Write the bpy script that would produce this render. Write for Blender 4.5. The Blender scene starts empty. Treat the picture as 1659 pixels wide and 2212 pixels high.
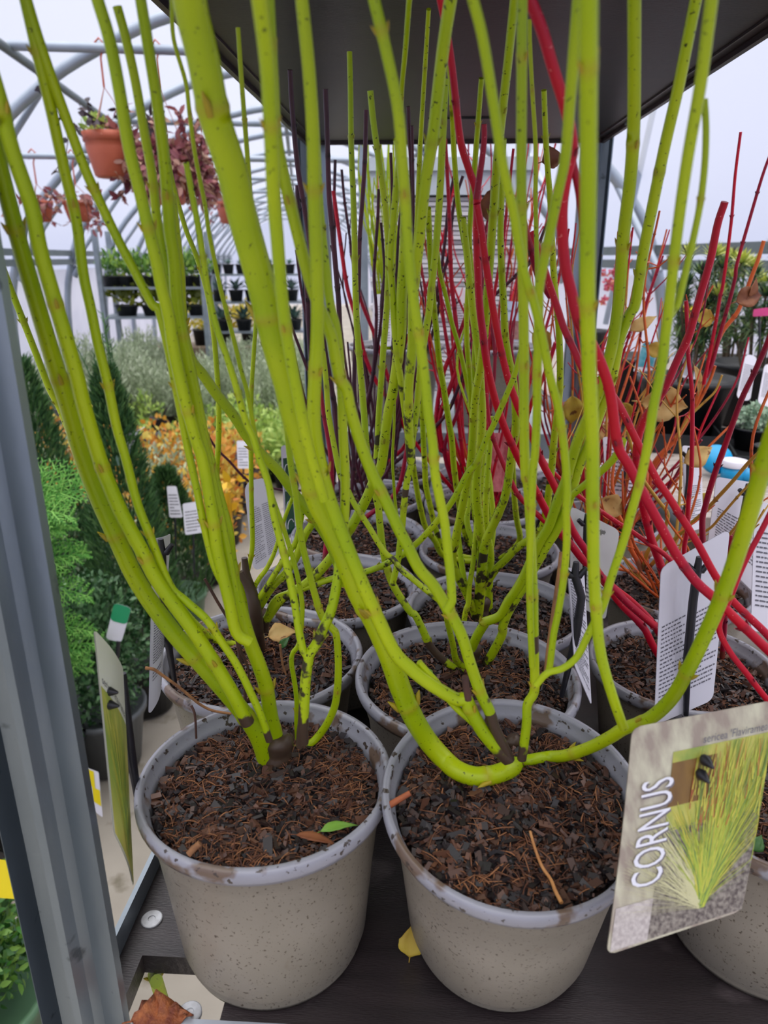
import bpy, math, random
import numpy as np
random.seed(11); rng = np.random.default_rng(11)
scene = bpy.context.scene
COL = scene.collection

# ------------------------------------------------------------------ camera
F = 1560.0; CX, CY = 829.5, 1106.0; H = 1.5
P = math.atan(549/1560); YW = math.atan(90/1560*math.cos(P))
FW = np.array([-math.sin(YW)*math.cos(P), math.cos(YW)*math.cos(P), -math.sin(P)])
RT = np.array([math.cos(YW), math.sin(YW), 0.0]); DN = np.cross(FW, RT)
CAMP = np.array([0, 0, H])
from mathutils import Matrix, Vector
cam = bpy.data.cameras.new('camera'); camo = bpy.data.objects.new('camera', cam); COL.objects.link(camo)
UPV = -DN; BK = -FW
camo.matrix_world = Matrix(((RT[0], UPV[0], BK[0], 0), (RT[1], UPV[1], BK[1], 0), (RT[2], UPV[2], BK[2], H), (0, 0, 0, 1)))
cam.sensor_fit = 'VERTICAL'; cam.sensor_height = 36.0; cam.lens = 36.0*F/2212.0
cam.clip_start = 0.02; cam.clip_end = 200
cam.dof.use_dof = True; cam.dof.focus_distance = 0.66; cam.dof.aperture_fstop = 9.5
scene.camera = camo
scene.view_settings.view_transform = 'Standard'; scene.view_settings.look = 'None'
scene.view_settings.gamma = 1.0; scene.view_settings.use_curve_mapping = False
scene.view_settings.exposure = 0.0
# ------------------------------------------------------------------ light: an overcast sky outside the tunnel
w = bpy.data.worlds.new('overcast_sky'); scene.world = w; w.use_nodes = True
bg = w.node_tree.nodes['Background']
# overcast skies are brighter overhead than at the horizon
wt = w.node_tree; wtc = wt.nodes.new('ShaderNodeTexCoord'); wsx = wt.nodes.new('ShaderNodeSeparateXYZ'); wt.links.new(wtc.outputs['Generated'], wsx.inputs[0])
wr = wt.nodes.new('ShaderNodeValToRGB'); wt.links.new(wsx.outputs['Z'], wr.inputs[0]); we = wr.color_ramp.elements
we[0].position = 0.0; we[0].color = (.60, .65, .90, 1); we[1].position = .40; we[1].color = (.63, .68, .90, 1)
wk = we.new(.62); wk.color = (2.3, 2.3, 2.4, 1); wk = we.new(1.0); wk.color = (4.6, 4.5, 4.4, 1)
wt.links.new(wr.outputs[0], bg.inputs[0]); bg.inputs[1].default_value = 0.92
scene.cycles.max_bounces = 7; scene.cycles.diffuse_bounces = 3; scene.cycles.glossy_bounces = 2
scene.cycles.transmission_bounces = 3; scene.cycles.transparent_max_bounces = 10
scene.cycles.caustics_reflective = False; scene.cycles.caustics_refractive = False
scene.cycles.use_denoising = True

# ------------------------------------------------------------------ projection helpers (pixel of the photo + a real distance -> place)
def A(*a): return np.array(a, float)
def ray(px, py): return RT*(px-CX)/F + DN*(py-CY)/F + FW
def atd(px, py, d): return CAMP + ray(px, py)*d
def onz(px, py, z):
    r = ray(px, py); return CAMP + r*((z-H)/r[2])
def ony(px, py, y):
    r = ray(px, py); return CAMP + r*(y/r[1])
def zd(p): return float((np.asarray(p)-CAMP) @ FW)
GA = math.atan(-179.5/1655) - YW
G = A(math.sin(GA), math.cos(GA), 0); U = A(math.cos(GA), -math.sin(GA), 0)
def uv(u, v, z): return U*u + G*v + A(0, 0, z)
def onv(px, py, v):
    r = ray(px, py); return CAMP + r*(v/(r @ G))

# ------------------------------------------------------------------ materials
def srgb(*c): return tuple(((x/255)/12.92 if x/255 <= .04045 else ((x/255+.055)/1.055)**2.4) for x in c) + (1,)
MATS = {}
def nodes_of(m):
    m.use_nodes = True; nt = m.node_tree; return nt, nt.nodes, nt.links, nt.nodes['Principled BSDF']
def nm(name, c1, c2=None, scale=20, rough=.5, bump=0, bscale=None, spots=(), island=False, spec=.5, metal=0, detail=3, trans=0, stretch=None, c3=None):
    if name in MATS: return MATS[name]
    m = bpy.data.materials.new(name); nt, N, L, B = nodes_of(m)
    tc = N.new('ShaderNodeTexCoord'); vec = tc.outputs['Object']
    if stretch:
        mp = N.new('ShaderNodeMapping'); mp.inputs['Scale'].default_value = stretch; L.new(vec, mp.inputs[0]); vec = mp.outputs[0]
    noi = N.new('ShaderNodeTexNoise'); noi.inputs['Scale'].default_value = scale; noi.inputs['Detail'].default_value = detail
    L.new(vec, noi.inputs['Vector'])
    rp = N.new('ShaderNodeValToRGB'); e = rp.color_ramp.elements
    e[0].color = c1; e[1].color = c2 or c1
    if island:
        gi = N.new('ShaderNodeNewGeometry'); e[0].position = 0; e[1].position = 1
        if c3: k = e.new(.5); k.color = c2; e[2].color = c3
        L.new(gi.outputs['Random Per Island'], rp.inputs[0])
    else:
        e[0].position = .35; e[1].position = .65
        L.new(noi.outputs[0], rp.inputs[0])
    out = rp.outputs[0]
    for (sc, ssc, th, soft) in spots:
        n2 = N.new('ShaderNodeTexNoise'); n2.inputs['Scale'].default_value = ssc; n2.inputs['Detail'].default_value = 4
        L.new(tc.outputs['Object'], n2.inputs['Vector'])
        r2 = N.new('ShaderNodeValToRGB'); r2.color_ramp.elements[0].position = th; r2.color_ramp.elements[1].position = th+soft
        L.new(n2.outputs[0], r2.inputs[0])
        mx = N.new('ShaderNodeMixRGB'); L.new(r2.outputs[0], mx.inputs[0]); L.new(out, mx.inputs[1]); mx.inputs[2].default_value = sc
        out = mx.outputs[0]
    L.new(out, B.inputs['Base Color'])
    B.inputs['Roughness'].default_value = rough; B.inputs['Metallic'].default_value = metal
    B.inputs['Specular IOR Level'].default_value = spec
    if trans:
        tl = N.new('ShaderNodeBsdfTranslucent'); L.new(out, tl.inputs[0]); ms = N.new('ShaderNodeMixShader'); ms.inputs[0].default_value = trans
        L.new(B.outputs[0], ms.inputs[1]); L.new(tl.outputs[0], ms.inputs[2]); L.new(ms.outputs[0], N['Material Output'].inputs[0])
    if bump:
        nb = N.new('ShaderNodeTexNoise'); nb.inputs['Scale'].default_value = bscale or scale*3; nb.inputs['Detail'].default_value = 4
        L.new(vec, nb.inputs['Vector'])
        bp = N.new('ShaderNodeBump'); bp.inputs['Strength'].default_value = bump; bp.inputs['Distance'].default_value = .004
        L.new(nb.outputs[0], bp.inputs['Height']); L.new(bp.outputs[0], B.inputs['Normal'])
    MATS[name] = m; return m

def stem_mat(name, c1, c2, speck, bark, node, th, blotch=None, rough=.38):
    """bark colour of a cane: two tones, dark lenticels, corky foot ('along' runs from foot to tip), tinted nodes"""
    m = bpy.data.materials.new(name); nt, N, L, B = nodes_of(m)
    tc = N.new('ShaderNodeTexCoord'); vec = tc.outputs['Object']
    n1 = N.new('ShaderNodeTexNoise'); n1.inputs['Scale'].default_value = 14; L.new(vec, n1.inputs['Vector'])
    r1 = N.new('ShaderNodeValToRGB'); r1.color_ramp.elements[0].position = .38; r1.color_ramp.elements[1].position = .64
    r1.color_ramp.elements[0].color = c1; r1.color_ramp.elements[1].color = c2; L.new(n1.outputs[0], r1.inputs[0]); out = r1.outputs[0]
    def mix(fac, col):
        nonlocal out
        mx = N.new('ShaderNodeMixRGB'); L.new(fac, mx.inputs[0]); L.new(out, mx.inputs[1]); mx.inputs[2].default_value = col; out = mx.outputs[0]
    an = N.new('ShaderNodeAttribute'); an.attribute_name = 'nodering'; mix(an.outputs['Fac'], node)
    vo = N.new('ShaderNodeTexVoronoi'); vo.inputs['Scale'].default_value = 230; vo.inputs['Randomness'].default_value = 1
    dj = N.new('ShaderNodeTexNoise'); dj.inputs['Scale'].default_value = 330; L.new(vec, dj.inputs['Vector'])
    dm = N.new('ShaderNodeMixRGB'); dm.blend_type = 'ADD'; dm.inputs[0].default_value = .006; L.new(vec, dm.inputs[1]); L.new(dj.outputs['Color'], dm.inputs[2]); L.new(dm.outputs[0], vo.inputs['Vector'])
    rv = N.new('ShaderNodeValToRGB'); rv.color_ramp.elements[0].position = th; rv.color_ramp.elements[1].position = th+.03
    rv.color_ramp.elements[0].color = (1, 1, 1, 1); rv.color_ramp.elements[1].color = (0, 0, 0, 1); L.new(vo.outputs['Distance'], rv.inputs[0])
    mix(rv.outputs[0], speck)
    if blotch:
        nb = N.new('ShaderNodeTexNoise'); nb.inputs['Scale'].default_value = 75; nb.inputs['Detail'].default_value = 5; L.new(vec, nb.inputs['Vector'])
        ab = N.new('ShaderNodeAttribute'); ab.attribute_name = 'along'
        ad = N.new('ShaderNodeMath'); ad.operation = 'MULTIPLY_ADD'; L.new(ab.outputs['Fac'], ad.inputs[0]); ad.inputs[1].default_value = -.42; L.new(nb.outputs[0], ad.inputs[2])
        rb = N.new('ShaderNodeValToRGB'); rb.color_ramp.elements[0].position = .49; rb.color_ramp.elements[1].position = .55; L.new(ad.outputs[0], rb.inputs[0])
        mix(rb.outputs[0], blotch)
    ab = N.new('ShaderNodeAttribute'); ab.attribute_name = 'bark'
    nz = N.new('ShaderNodeTexNoise'); nz.inputs['Scale'].default_value = 60; nz.inputs['Detail'].default_value = 4; L.new(vec, nz.inputs['Vector'])
    sm = N.new('ShaderNodeMath'); sm.operation = 'ADD'; L.new(ab.outputs['Fac'], sm.inputs[0]); L.new(nz.outputs[0], sm.inputs[1])
    rb = N.new('ShaderNodeValToRGB'); rb.color_ramp.elements[0].position = .93; rb.color_ramp.elements[1].position = 1.12; L.new(sm.outputs[0], rb.inputs[0])
    mix(rb.outputs[0], bark)
    L.new(out, B.inputs['Base Color']); B.inputs['Roughness'].default_value = rough; B.inputs['Specular IOR Level'].default_value = .35
    bp = N.new('ShaderNodeBump'); bp.inputs['Strength'].default_value = .25; bp.inputs['Distance'].default_value = .001
    L.new(nz.outputs[0], bp.inputs['Height']); L.new(bp.outputs[0], B.inputs['Normal'])
    MATS[name] = m; return m

BARK = srgb(74, 58, 46)
SM = {
 'g': stem_mat('lime_bark', srgb(152, 178, 5), srgb(176, 194, 12), srgb(92, 104, 14), BARK, srgb(170, 150, 40), .12),
 's': stem_mat('spotted_lime_bark', srgb(162, 188, 14), srgb(184, 202, 26), srgb(56, 62, 16), BARK, srgb(150, 150, 40), .17, srgb(58, 52, 34)),
 'r': stem_mat('red_bark', srgb(205, 12, 40), srgb(186, 16, 52), srgb(235, 130, 130), srgb(150, 60, 40), srgb(120, 20, 40), .09),
 'd': stem_mat('crimson_bark', srgb(168, 14, 48), srgb(140, 20, 52), srgb(200, 100, 110), srgb(120, 50, 40), srgb(80, 20, 36), .08),
 'p': stem_mat('purple_bark', srgb(84, 34, 48), srgb(64, 32, 46), srgb(160, 110, 120), srgb(110, 62, 48), srgb(44, 28, 36), .07),
 'k': stem_mat('black_purple_bark', srgb(92, 42, 58), srgb(66, 38, 52), srgb(110, 90, 100), srgb(84, 54, 48), srgb(30, 24, 28), .06),
 'o': stem_mat('orange_bark', srgb(214, 106, 44), srgb(200, 84, 44), srgb(240, 190, 120), srgb(150, 90, 60), srgb(120, 50, 30), .07),
 'y': stem_mat('ochre_bark', srgb(202, 160, 66), srgb(190, 140, 58), srgb(120, 80, 40), srgb(130, 90, 60), srgb(110, 60, 40), .08),
}
POTM = nm('taupe_pot_plastic', srgb(146, 138, 126), srgb(134, 127, 114), 9, .42, .06, 60, spots=((srgb(88, 78, 66), 420, .62, .04), (srgb(70, 60, 50), 210, .70, .03), (srgb(112, 94, 74), 18, .68, .08)))
RIMM = nm('sky_tinted_rim_plastic', srgb(150, 150, 160), srgb(140, 140, 150), 10, .3, .08, 120, spots=((srgb(104, 86, 74), 26, .56, .05), (srgb(64, 54, 50), 150, .62, .03)), spec=.6)  # bluish base colour imitates sky reflected on the rim; brown spots are mud
BLACKP = nm('black_plastic', srgb(36, 37, 40), srgb(30, 31, 34), 12, .45, .1, 60)
GREENP = nm('green_pot_plastic', srgb(92, 128, 96), srgb(80, 116, 86), 8, .45)
TERRA = nm('terracotta_plastic', srgb(190, 98, 70), srgb(180, 90, 64), 9, .5, spots=((srgb(214, 140, 110), 60, .68, .05),))
SOIL = nm('dark_compost', srgb(40, 30, 28), srgb(60, 42, 34), 60, .9, .8, 160)
CHIP = nm('bark_chips', srgb(22, 18, 21), srgb(38, 29, 29), 60, .45, c3=srgb(104, 68, 50), island=True)
FIBRE = nm('coir_fibres', srgb(58, 36, 28), srgb(100, 60, 40), 60, .8, c3=srgb(160, 108, 70), island=True)
GALV = nm('galvanised_steel', srgb(150, 160, 168), srgb(134, 144, 152), 14, .42, .08, 90, spots=((srgb(120, 118, 112), 55, .68, .05),), metal=.55)
PIPE = nm('tunnel_pipe_steel', srgb(162, 172, 184), srgb(146, 156, 170), 6, .4, metal=.4)
DARKRAIL = nm('dark_rail', srgb(110, 120, 122), srgb(98, 108, 110), 5, .5, metal=.3)
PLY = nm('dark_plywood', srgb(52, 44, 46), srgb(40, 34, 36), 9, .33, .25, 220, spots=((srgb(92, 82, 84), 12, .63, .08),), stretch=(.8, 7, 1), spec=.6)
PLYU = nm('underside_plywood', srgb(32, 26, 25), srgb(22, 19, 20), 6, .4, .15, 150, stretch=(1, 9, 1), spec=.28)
WOOD = nm('worn_bench_wood', srgb(186, 176, 170), srgb(140, 126, 118), 14, .7, .5, 60, spots=((srgb(80, 66, 58), 40, .62, .06),), stretch=(1, 8, 1))
CARDW = nm('white_card', srgb(226, 224, 234), srgb(220, 218, 230), 8, .45)
INK = nm('dark_ink', srgb(104, 102, 112))
LEAFY = nm('yellow_leaf', srgb(214, 190, 70), srgb(190, 150, 60), 40, .6, trans=.25, spots=((srgb(130, 84, 40), 90, .66, .06),))
LEAFT = nm('tan_leaf', srgb(226, 196, 130), srgb(208, 164, 96), 40, .65, trans=.35, spots=((srgb(150, 100, 60), 90, .66, .06),))
LEAFB = nm('brown_leaf', srgb(150, 92, 54), srgb(120, 66, 44), 40, .6, trans=.15)
LEAFG = nm('fresh_green_leaf', srgb(130, 176, 70), srgb(110, 160, 60), 40, .4, trans=.2)

# ------------------------------------------------------------------ mesh building
class MB:
    def __init__(s): s.v = []; s.f = []; s.mi = []; s.sm = []; s.at = {}
    def add(s, vs, fs, mi=0, smooth=False):
        b = len(s.v); s.v.extend([tuple(map(float, q)) for q in vs])
        for q in fs: s.f.append(tuple(b+i for i in q)); s.mi.append(mi); s.sm.append(smooth)
        return b
    def box(s, lo, hi, mi=0, M=None):
        x0, y0, z0 = lo; x1, y1, z1 = hi
        vs = [A(x, y, z) for z in (z0, z1) for x, y in ((x0, y0), (x1, y0), (x1, y1), (x0, y1))]
        if M is not None: vs = [M(q) for q in vs]
        s.add(vs, [(3, 2, 1, 0), (4, 5, 6, 7), (0, 1, 5, 4), (1, 2, 6, 5), (2, 3, 7, 6), (3, 0, 4, 7)], mi)
    def tube(s, pts, rad, n=8, mi=0, cap=True, attrs=None):
        pts = [np.asarray(p, float) for p in pts]; k = len(pts)
        if not hasattr(rad, '__len__'): rad = [rad]*k
        tg = [pts[min(i+1, k-1)]-pts[max(i-1, 0)] for i in range(k)]
        tg = [t/(np.linalg.norm(t)+1e-9) for t in tg]
        ref = A(1, 0, 0) if abs(tg[0][0]) < .8 else A(0, 1, 0)
        a = np.cross(tg[0], ref); a /= np.linalg.norm(a); vs = []; 
        for i in range(k):
            a = a - tg[i]*(a @ tg[i]); a /= (np.linalg.norm(a)+1e-9); b = np.cross(tg[i], a)
            for j in range(n):
                t = 2*math.pi*j/n; vs.append(pts[i]+(a*math.cos(t)+b*math.sin(t))*rad[i])
        fs = [(i*n+j, i*n+(j+1) % n, (i+1)*n+(j+1) % n, (i+1)*n+j) for i in range(k-1) for j in range(n)]
        base = s.add(vs, fs, mi, True)
        if cap: s.add(vs[:n], [tuple(reversed(range(n)))], mi); s.add(vs[-n:], [tuple(range(n))], mi)
        if attrs:
            for nme, val in attrs.items():
                d = s.at.setdefault(nme, {})
                for i in range(k):
                    for j in range(n): d[base+i*n+j] = val[i]
                if cap:
                    for j in range(n): d[base+k*n+j] = val[0]; d[base+k*n+n+j] = val[-1]
    def lathe(s, prof, n=48, c=(0, 0, 0), mi=0, M=None, closed=False, wob=None):
        c = np.asarray(c, float); vs = []
        for (r, z) in prof:
            for j in range(n):
                t = 2*math.pi*j/n; q = A(r*math.cos(t), r*math.sin(t), z)
                if M is not None: q = M @ q
                vs.append(c+q)
        k = len(prof)
        s.add(vs, [(i*n+j, i*n+(j+1) % n, (i+1)*n+(j+1) % n, (i+1)*n+j) for i in range(k-1) for j in range(n)], mi, True)
    def disc(s, c, r, z, n=32, mi=0):
        s.add([A(c[0]+r*math.cos(2*math.pi*j/n), c[1]+r*math.sin(2*math.pi*j/n), z) for j in range(n)], [tuple(range(n))], mi)
    def leaf(s, p, d, nrm, ln, wd, mi=0, fold=.25, curl=.2):
        d = d/(np.linalg.norm(d)+1e-9); sd = np.cross(d, nrm); sd /= (np.linalg.norm(sd)+1e-9); up = np.cross(sd, d)
        c = lambda t: p+d*ln*t-up*ln*curl*t*t
        q = [c(0), c(.3)+sd*wd*.42+up*wd*fold*.4, c(.65)+sd*wd*.4+up*wd*fold*.4, c(1), c(.65)-sd*wd*.4+up*wd*fold*.4, c(.3)-sd*wd*.42+up*wd*fold*.4, c(.45)]
        s.add(q, [(0, 1, 6), (1, 2, 6), (2, 3, 6), (3, 4, 6), (4, 5, 6), (5, 0, 6)], mi, True)
    def bigleaf(s, p, d, nrm, ln, wd, curl=.3, fold=.3, seed=1, crumple=.04):
        rr = random.Random(seed); d = d/np.linalg.norm(d); sd = np.cross(d, nrm); sd /= np.linalg.norm(sd); up = np.cross(sd, d); n = 12; rows = []; tw = rr.uniform(-.5, .5)
        for i in range(n+1):
            t = i/n; w = wd*.5*max(math.sin(math.pi*t**.75)**1.15, .02)*(1+rr.uniform(-.06, .06)); c = p+d*ln*t-up*ln*curl*t*t; s2 = sd*math.cos(tw*t)+up*math.sin(tw*t)
            rows.append([c+s2*w*k+up*(abs(k)*w*fold+rr.uniform(-1, 1)*crumple*wd*(.3+abs(k))) for k in (-1, -.5, 0, .5, 1)])
        s.add([q for r_ in rows for q in r_], [(i*5+j, i*5+j+1, i*5+j+6, i*5+j+5) for i in range(n) for j in range(4)], 0, True)
        s.tube([p-d*ln*.18, p], [wd*.02, wd*.03], 4)
    def blade(s, p, d, nrm, ln, wd, mi=0):
        d = d/(np.linalg.norm(d)+1e-9); sd = np.cross(d, nrm); sd /= (np.linalg.norm(sd)+1e-9)
        s.add([p-sd*wd*.3, p+d*ln*.5-sd*wd*.5, p+d*ln, p+d*ln*.5+sd*wd*.5, p+sd*wd*.3], [(0, 1, 2, 3, 4)], mi)
    def build(s, name, mats, parent=None, origin=None, root=None):
        o0 = np.asarray(origin if origin is not None else (ORI[parent.name] if parent else (0, 0, 0)), float)
        me = bpy.data.meshes.new(name); v = np.array(s.v, float).reshape(-1, 3)-o0
        me.from_pydata(v.tolist(), [], s.f)
        for m in (mats if isinstance(mats, (list, tuple)) else [mats]): me.materials.append(m)
        me.polygons.foreach_set('material_index', s.mi); me.polygons.foreach_set('use_smooth', s.sm)
        for k, d in s.at.items():
            a = me.attributes.new(k, 'FLOAT', 'POINT'); arr = np.zeros(len(s.v), np.float32)
            arr[list(d.keys())] = list(d.values()); a.data.foreach_set('value', arr)
        me.update(); o = bpy.data.objects.new(name, me); COL.objects.link(o)
        if parent is not None: o.parent = parent
        else: o.location = o0
        ORI[o.name] = o0; return o
ORI = {}
def tag(o, label=None, cat=None, group=None, kind=None):
    if label: o['label'] = label
    if cat: o['category'] = cat
    if group: o['group'] = group
    if kind: o['kind'] = kind
    return o
def thing(name, label, cat, loc, group=None):
    o = bpy.data.objects.new(name, None); COL.objects.link(o); o.location = [float(x) for x in loc]; o.empty_display_size = .05
    ORI[o.name] = np.asarray(loc, float); return tag(o, label, cat, group)
def children(o): return [c for c in bpy.data.objects if c.parent == o]
def copy_tree(o, loc, rot, sc, label=None, group=None, ch=None):
    c = o.copy(); COL.objects.link(c); c.location = [float(x) for x in loc]; c.rotation_euler = (0, 0, rot); c.scale = (sc,)*3
    if label: c['label'] = label
    if group: c['group'] = group
    for q in ch:
        d = q.copy(); d.parent = c; COL.objects.link(d)
    return c
def smooth(pts, per=5):
    P_ = [np.asarray(p, float) for p in pts]; out = []; par = []
    if len(P_) < 3: return P_, list(range(len(P_)))
    E_ = [2*P_[0]-P_[1]]+P_+[2*P_[-1]-P_[-2]]
    for i in range(1, len(E_)-2):
        p0, p1, p2, p3 = E_[i-1:i+3]
        for j in range(per):
            t = j/per
            out.append(.5*((2*p1)+(-p0+p2)*t+(2*p0-5*p1+4*p2-p3)*t*t+(-p0+3*p1-3*p2+p3)*t**3)); par.append(i-1+t)
    out.append(P_[-1]); par.append(len(P_)-1.0); return out, par

# ------------------------------------------------------------------ setting: floor, tunnel skin, hoops
m = nm('concrete_floor', srgb(172, 164, 152), srgb(150, 142, 130), 3, .85, .3, 40, spots=((srgb(120, 112, 96), 9, .6, .1),))
b = MB(); b.add([uv(-2.6, -7, 0), uv(2.6, -7, 0), uv(2.6, 26, 0), uv(-2.6, 26, 0)], [(0, 1, 2, 3)])
tag(b.build('floor', m), kind='structure')
m = nm('dark_ground_fabric', srgb(60, 54, 48), srgb(48, 44, 40), 6, .9, .3, 60)
b = MB(); b.box((-2.15, .2, .0), (-.93, 9, .012), M=lambda q: A(q[0]-max(0, (q[1]-2.0))*.07, q[1], q[2]))
tag(b.build('ground_cover', m), kind='structure')

film = bpy.data.materials.new('tunnel_film'); nt, N, L, B = nodes_of(film)
N.remove(B); tr = N.new('ShaderNodeBsdfTransparent'); tl = N.new('ShaderNodeBsdfTranslucent'); df = N.new('ShaderNodeBsdfDiffuse')
tr.inputs[0].default_value = (.97, .97, .98, 1); tl.inputs[0].default_value = (.92, .92, .95, 1); df.inputs[0].default_value = (.85, .85, .88, 1)
m1 = N.new('ShaderNodeMixShader'); m1.inputs[0].default_value = .25; L.new(tl.outputs[0], m1.inputs[1]); L.new(df.outputs[0], m1.inputs[2])
m2 = N.new('ShaderNodeMixShader'); m2.inputs[0].default_value = .28; L.new(tr.outputs[0], m2.inputs[1]); L.new(m1.outputs[0], m2.inputs[2])
L.new(m2.outputs[0], N['Material Output'].inputs[0])
HP = [(2.2, 0), (2.17, 1.0), (2.07, 1.49), (1.9, 1.82), (1.56, 2.16), (1.2, 2.42), (.85, 2.59), (.5, 2.71), (0, 2.78)]
prof, _ = smooth([A(-x, z, 0) for x, z in HP]+[A(x, z, 0) for x, z in reversed(HP[:-1])], 4)
U0 = -.1
vs = [-7+.55*i for i in range(60)]
HOOP = [q*A(.984, .984, 1) for q in prof]
def skin(name, sel):
    b = MB(); pr = [q for q in prof if sel(q)]
    pts = [uv(U0+q[0]*1.012, v, q[1]*1.012) for v in (-7, 25) for q in pr]; k = len(pr)
    b.add(pts, [(i, i+1, k+i+1, k+i) for i in range(k-1)], 0, True); return tag(b.build(name, film), kind='structure')
skin('wall_left', lambda q: q[0] < 0 and q[1] < 1.55)
skin('ceiling', lambda q: q[1] > 1.28)
skin('wall_right', lambda q: q[0] > 0 and q[1] < 1.55)
for nme, v in (('wall_back', 25), ('wall_front', -7)):
    b = MB(); b.add([uv(U0+q[0]*1.012, v, q[1]*1.012) for q in prof], [tuple(range(len(prof)))])
    tag(b.build(nme, film), kind='structure')
skirtm = nm('skirt_sheet', srgb(232, 230, 236), srgb(222, 220, 228), 3, .5, trans=.55)
for sgn, nme in ((-1, 'trim_1'), (1, 'trim_2')):
    b = MB(); pts = [(2.215, 0), (2.185, 1.0), (2.10, 1.40)]
    q = [uv(U0+sgn*x, v, z) for v in (-6.9, 24.9) for x, z in pts]
    b.add(q, [(0, 1, 4, 3), (1, 2, 5, 4)]); tag(b.build(nme, skirtm), kind='structure')
k_h = 0
for i in range(-4, 14):                                # hoops, set slightly askew to the tunnel's length
    v = 4.3+1.4*i
    if v > 24: break
    if i in (-1, -2): continue
    b = MB(); b.tube([uv(U0+q[0], v-.15*(U0+q[0]), q[1]) for q in HOOP], .03, 10)
    if i >= 0:
        for sg in (-1, 1): b.tube([uv(U0+sg*2.04, v-.15*sg*2+.05, 1.34), uv(U0+sg*1.98, v-.15*sg*2+.05, 1.42)], .04, 8)
        b.tube([uv(U0-2.0, v+.30, 1.46), uv(U0-1.25, v+.30, 2.36)], .018, 8)
    tag(b.build(f'trim_{i+40}', PIPE), kind='structure')
for i in range(0, 10):                                 # tie bars
    v = 2.05+1.95*i
    b = MB(); b.tube([uv(U0-1.2, v, 2.42), uv(U0+1.2, v, 2.42)], .022, 8); tag(b.build(f'trim_{i+60}', PIPE), kind='structure')
b = MB(); b.tube([uv(U0-1.2, -6, 2.40), uv(U0-1.2, 24, 2.40)], .022, 8); tag(b.build('trim_20', DARKRAIL), kind='structure')
b = MB(); b.tube([uv(U0-1.7, 5.2, 2.1), uv(U0+1.7, 5.2, 2.1)], .018, 8); tag(b.build('trim_25', PIPE), kind='structure')
b = MB(); b.tube([uv(U0+1.2, -6, 2.40), uv(U0+1.2, 24, 2.40)], .022, 8); tag(b.build('trim_21', DARKRAIL), kind='structure')
b = MB(); b.tube([uv(U0, -6, 2.74), uv(U0, 24, 2.74)], .022, 8); tag(b.build('trim_22', DARKRAIL), kind='structure')
for j, (p0, p1, rr_) in enumerate(((atd(1412, 235, 3.62), atd(1308, 700, 4.1), .016), (atd(1296, 322, 3.95), atd(1424, 588, 3.66), .02), (atd(1118, 292, 5.2), atd(1216, 480, 4.9), .024), (atd(1150, 300, 5.6), atd(1105, 470, 5.9), .018))):
    b = MB(); b.tube([p0, p1], rr_, 8); tag(b.build(f'trim_{30+j}', PIPE), kind='structure')
for sg, nme in ((-1, 'trim_23'), (1, 'trim_24')):
    b = MB()
    for dz, hh in ((0, .05), (.075, .05)):
        b.box((U0+sg*2.03-.02, -6, 1.44+dz), (U0+sg*2.03+.02, 24, 1.44+dz+hh), M=lambda q: uv(*q))
    tag(b.build(nme, DARKRAIL), kind='structure')

# ------------------------------------------------------------------ the plant trolley
SX0, SX1 = -.225, .345; SY0, SY1 = .352, 1.56; SZ = .994
def shelf_z(y): return SZ - .03*max(0, (y-.5))
t = thing('plant_trolley', 'galvanised plant trolley holding the potted dogwoods between two dark shelves', 'trolley', (.06, .95, 0))
POSTM = nm('post_steel', srgb(150, 160, 168), srgb(112, 124, 134), 5, .34, .06, 120, spots=((srgb(96, 104, 110), 40, .66, .06), (srgb(150, 134, 116), 30, .72, .03)), metal=.85, stretch=(1, 1, .5))
def post_profile(x, y, sx):
    # folded channel seen from above: hemmed flange, recessed web, rounded ridge, flange
    pr = [(-.030, -.005), (-.0272, -.008), (-.0245, .008), (-.012, .011), (-.0065, -.004), (-.002, -.011), (.0025, -.010), (.006, -.002), (.010, .004), (.0265, .0), (.028, .005), (.006, .015), (-.024, .017), (-.029, .006)]
    return [(x+sx*a, y+q) for a, q in pr]
def post(x, y, sx, z0=.12, z1=2.02):
    b = MB(); pr = post_profile(x, y, sx); k = len(pr)
    b.add([A(p[0], p[1], z) for z in (z0, z1) for p in pr], [(i, (i+1) % k, k+(i+1) % k, k+i) for i in range(k)]+[tuple(range(k)), tuple(range(k, 2*k))])
    return b
post(-.2275, .348, 1).build('post', POSTM, t)
post(.3525, .348, -1).build('post', POSTM, t)
post(-.228, 1.572, 1).build('post', POSTM, t)
post(.327, 1.572, -1).build('post', POSTM, t)
# lower shelf: ply deck with a steel lip, a hand hole at the near left corner
b = MB()
def deck(q): return A(q[0], q[1], shelf_z(q[1])+q[2])
hx0, hx1, hy0, hy1 = -.208, -.135, .362, .40
for lo, hi in (((SX0, hy1, -.018), (SX1, .5, 0)), ((SX0, .5, -.018), (SX1, SY1, 0)), ((hx1, SY0, -.018), (SX1, hy1, 0)), ((SX0, SY0, -.018), (hx0, hy1, 0))):
    b.box(lo, hi, M=deck)
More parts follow.
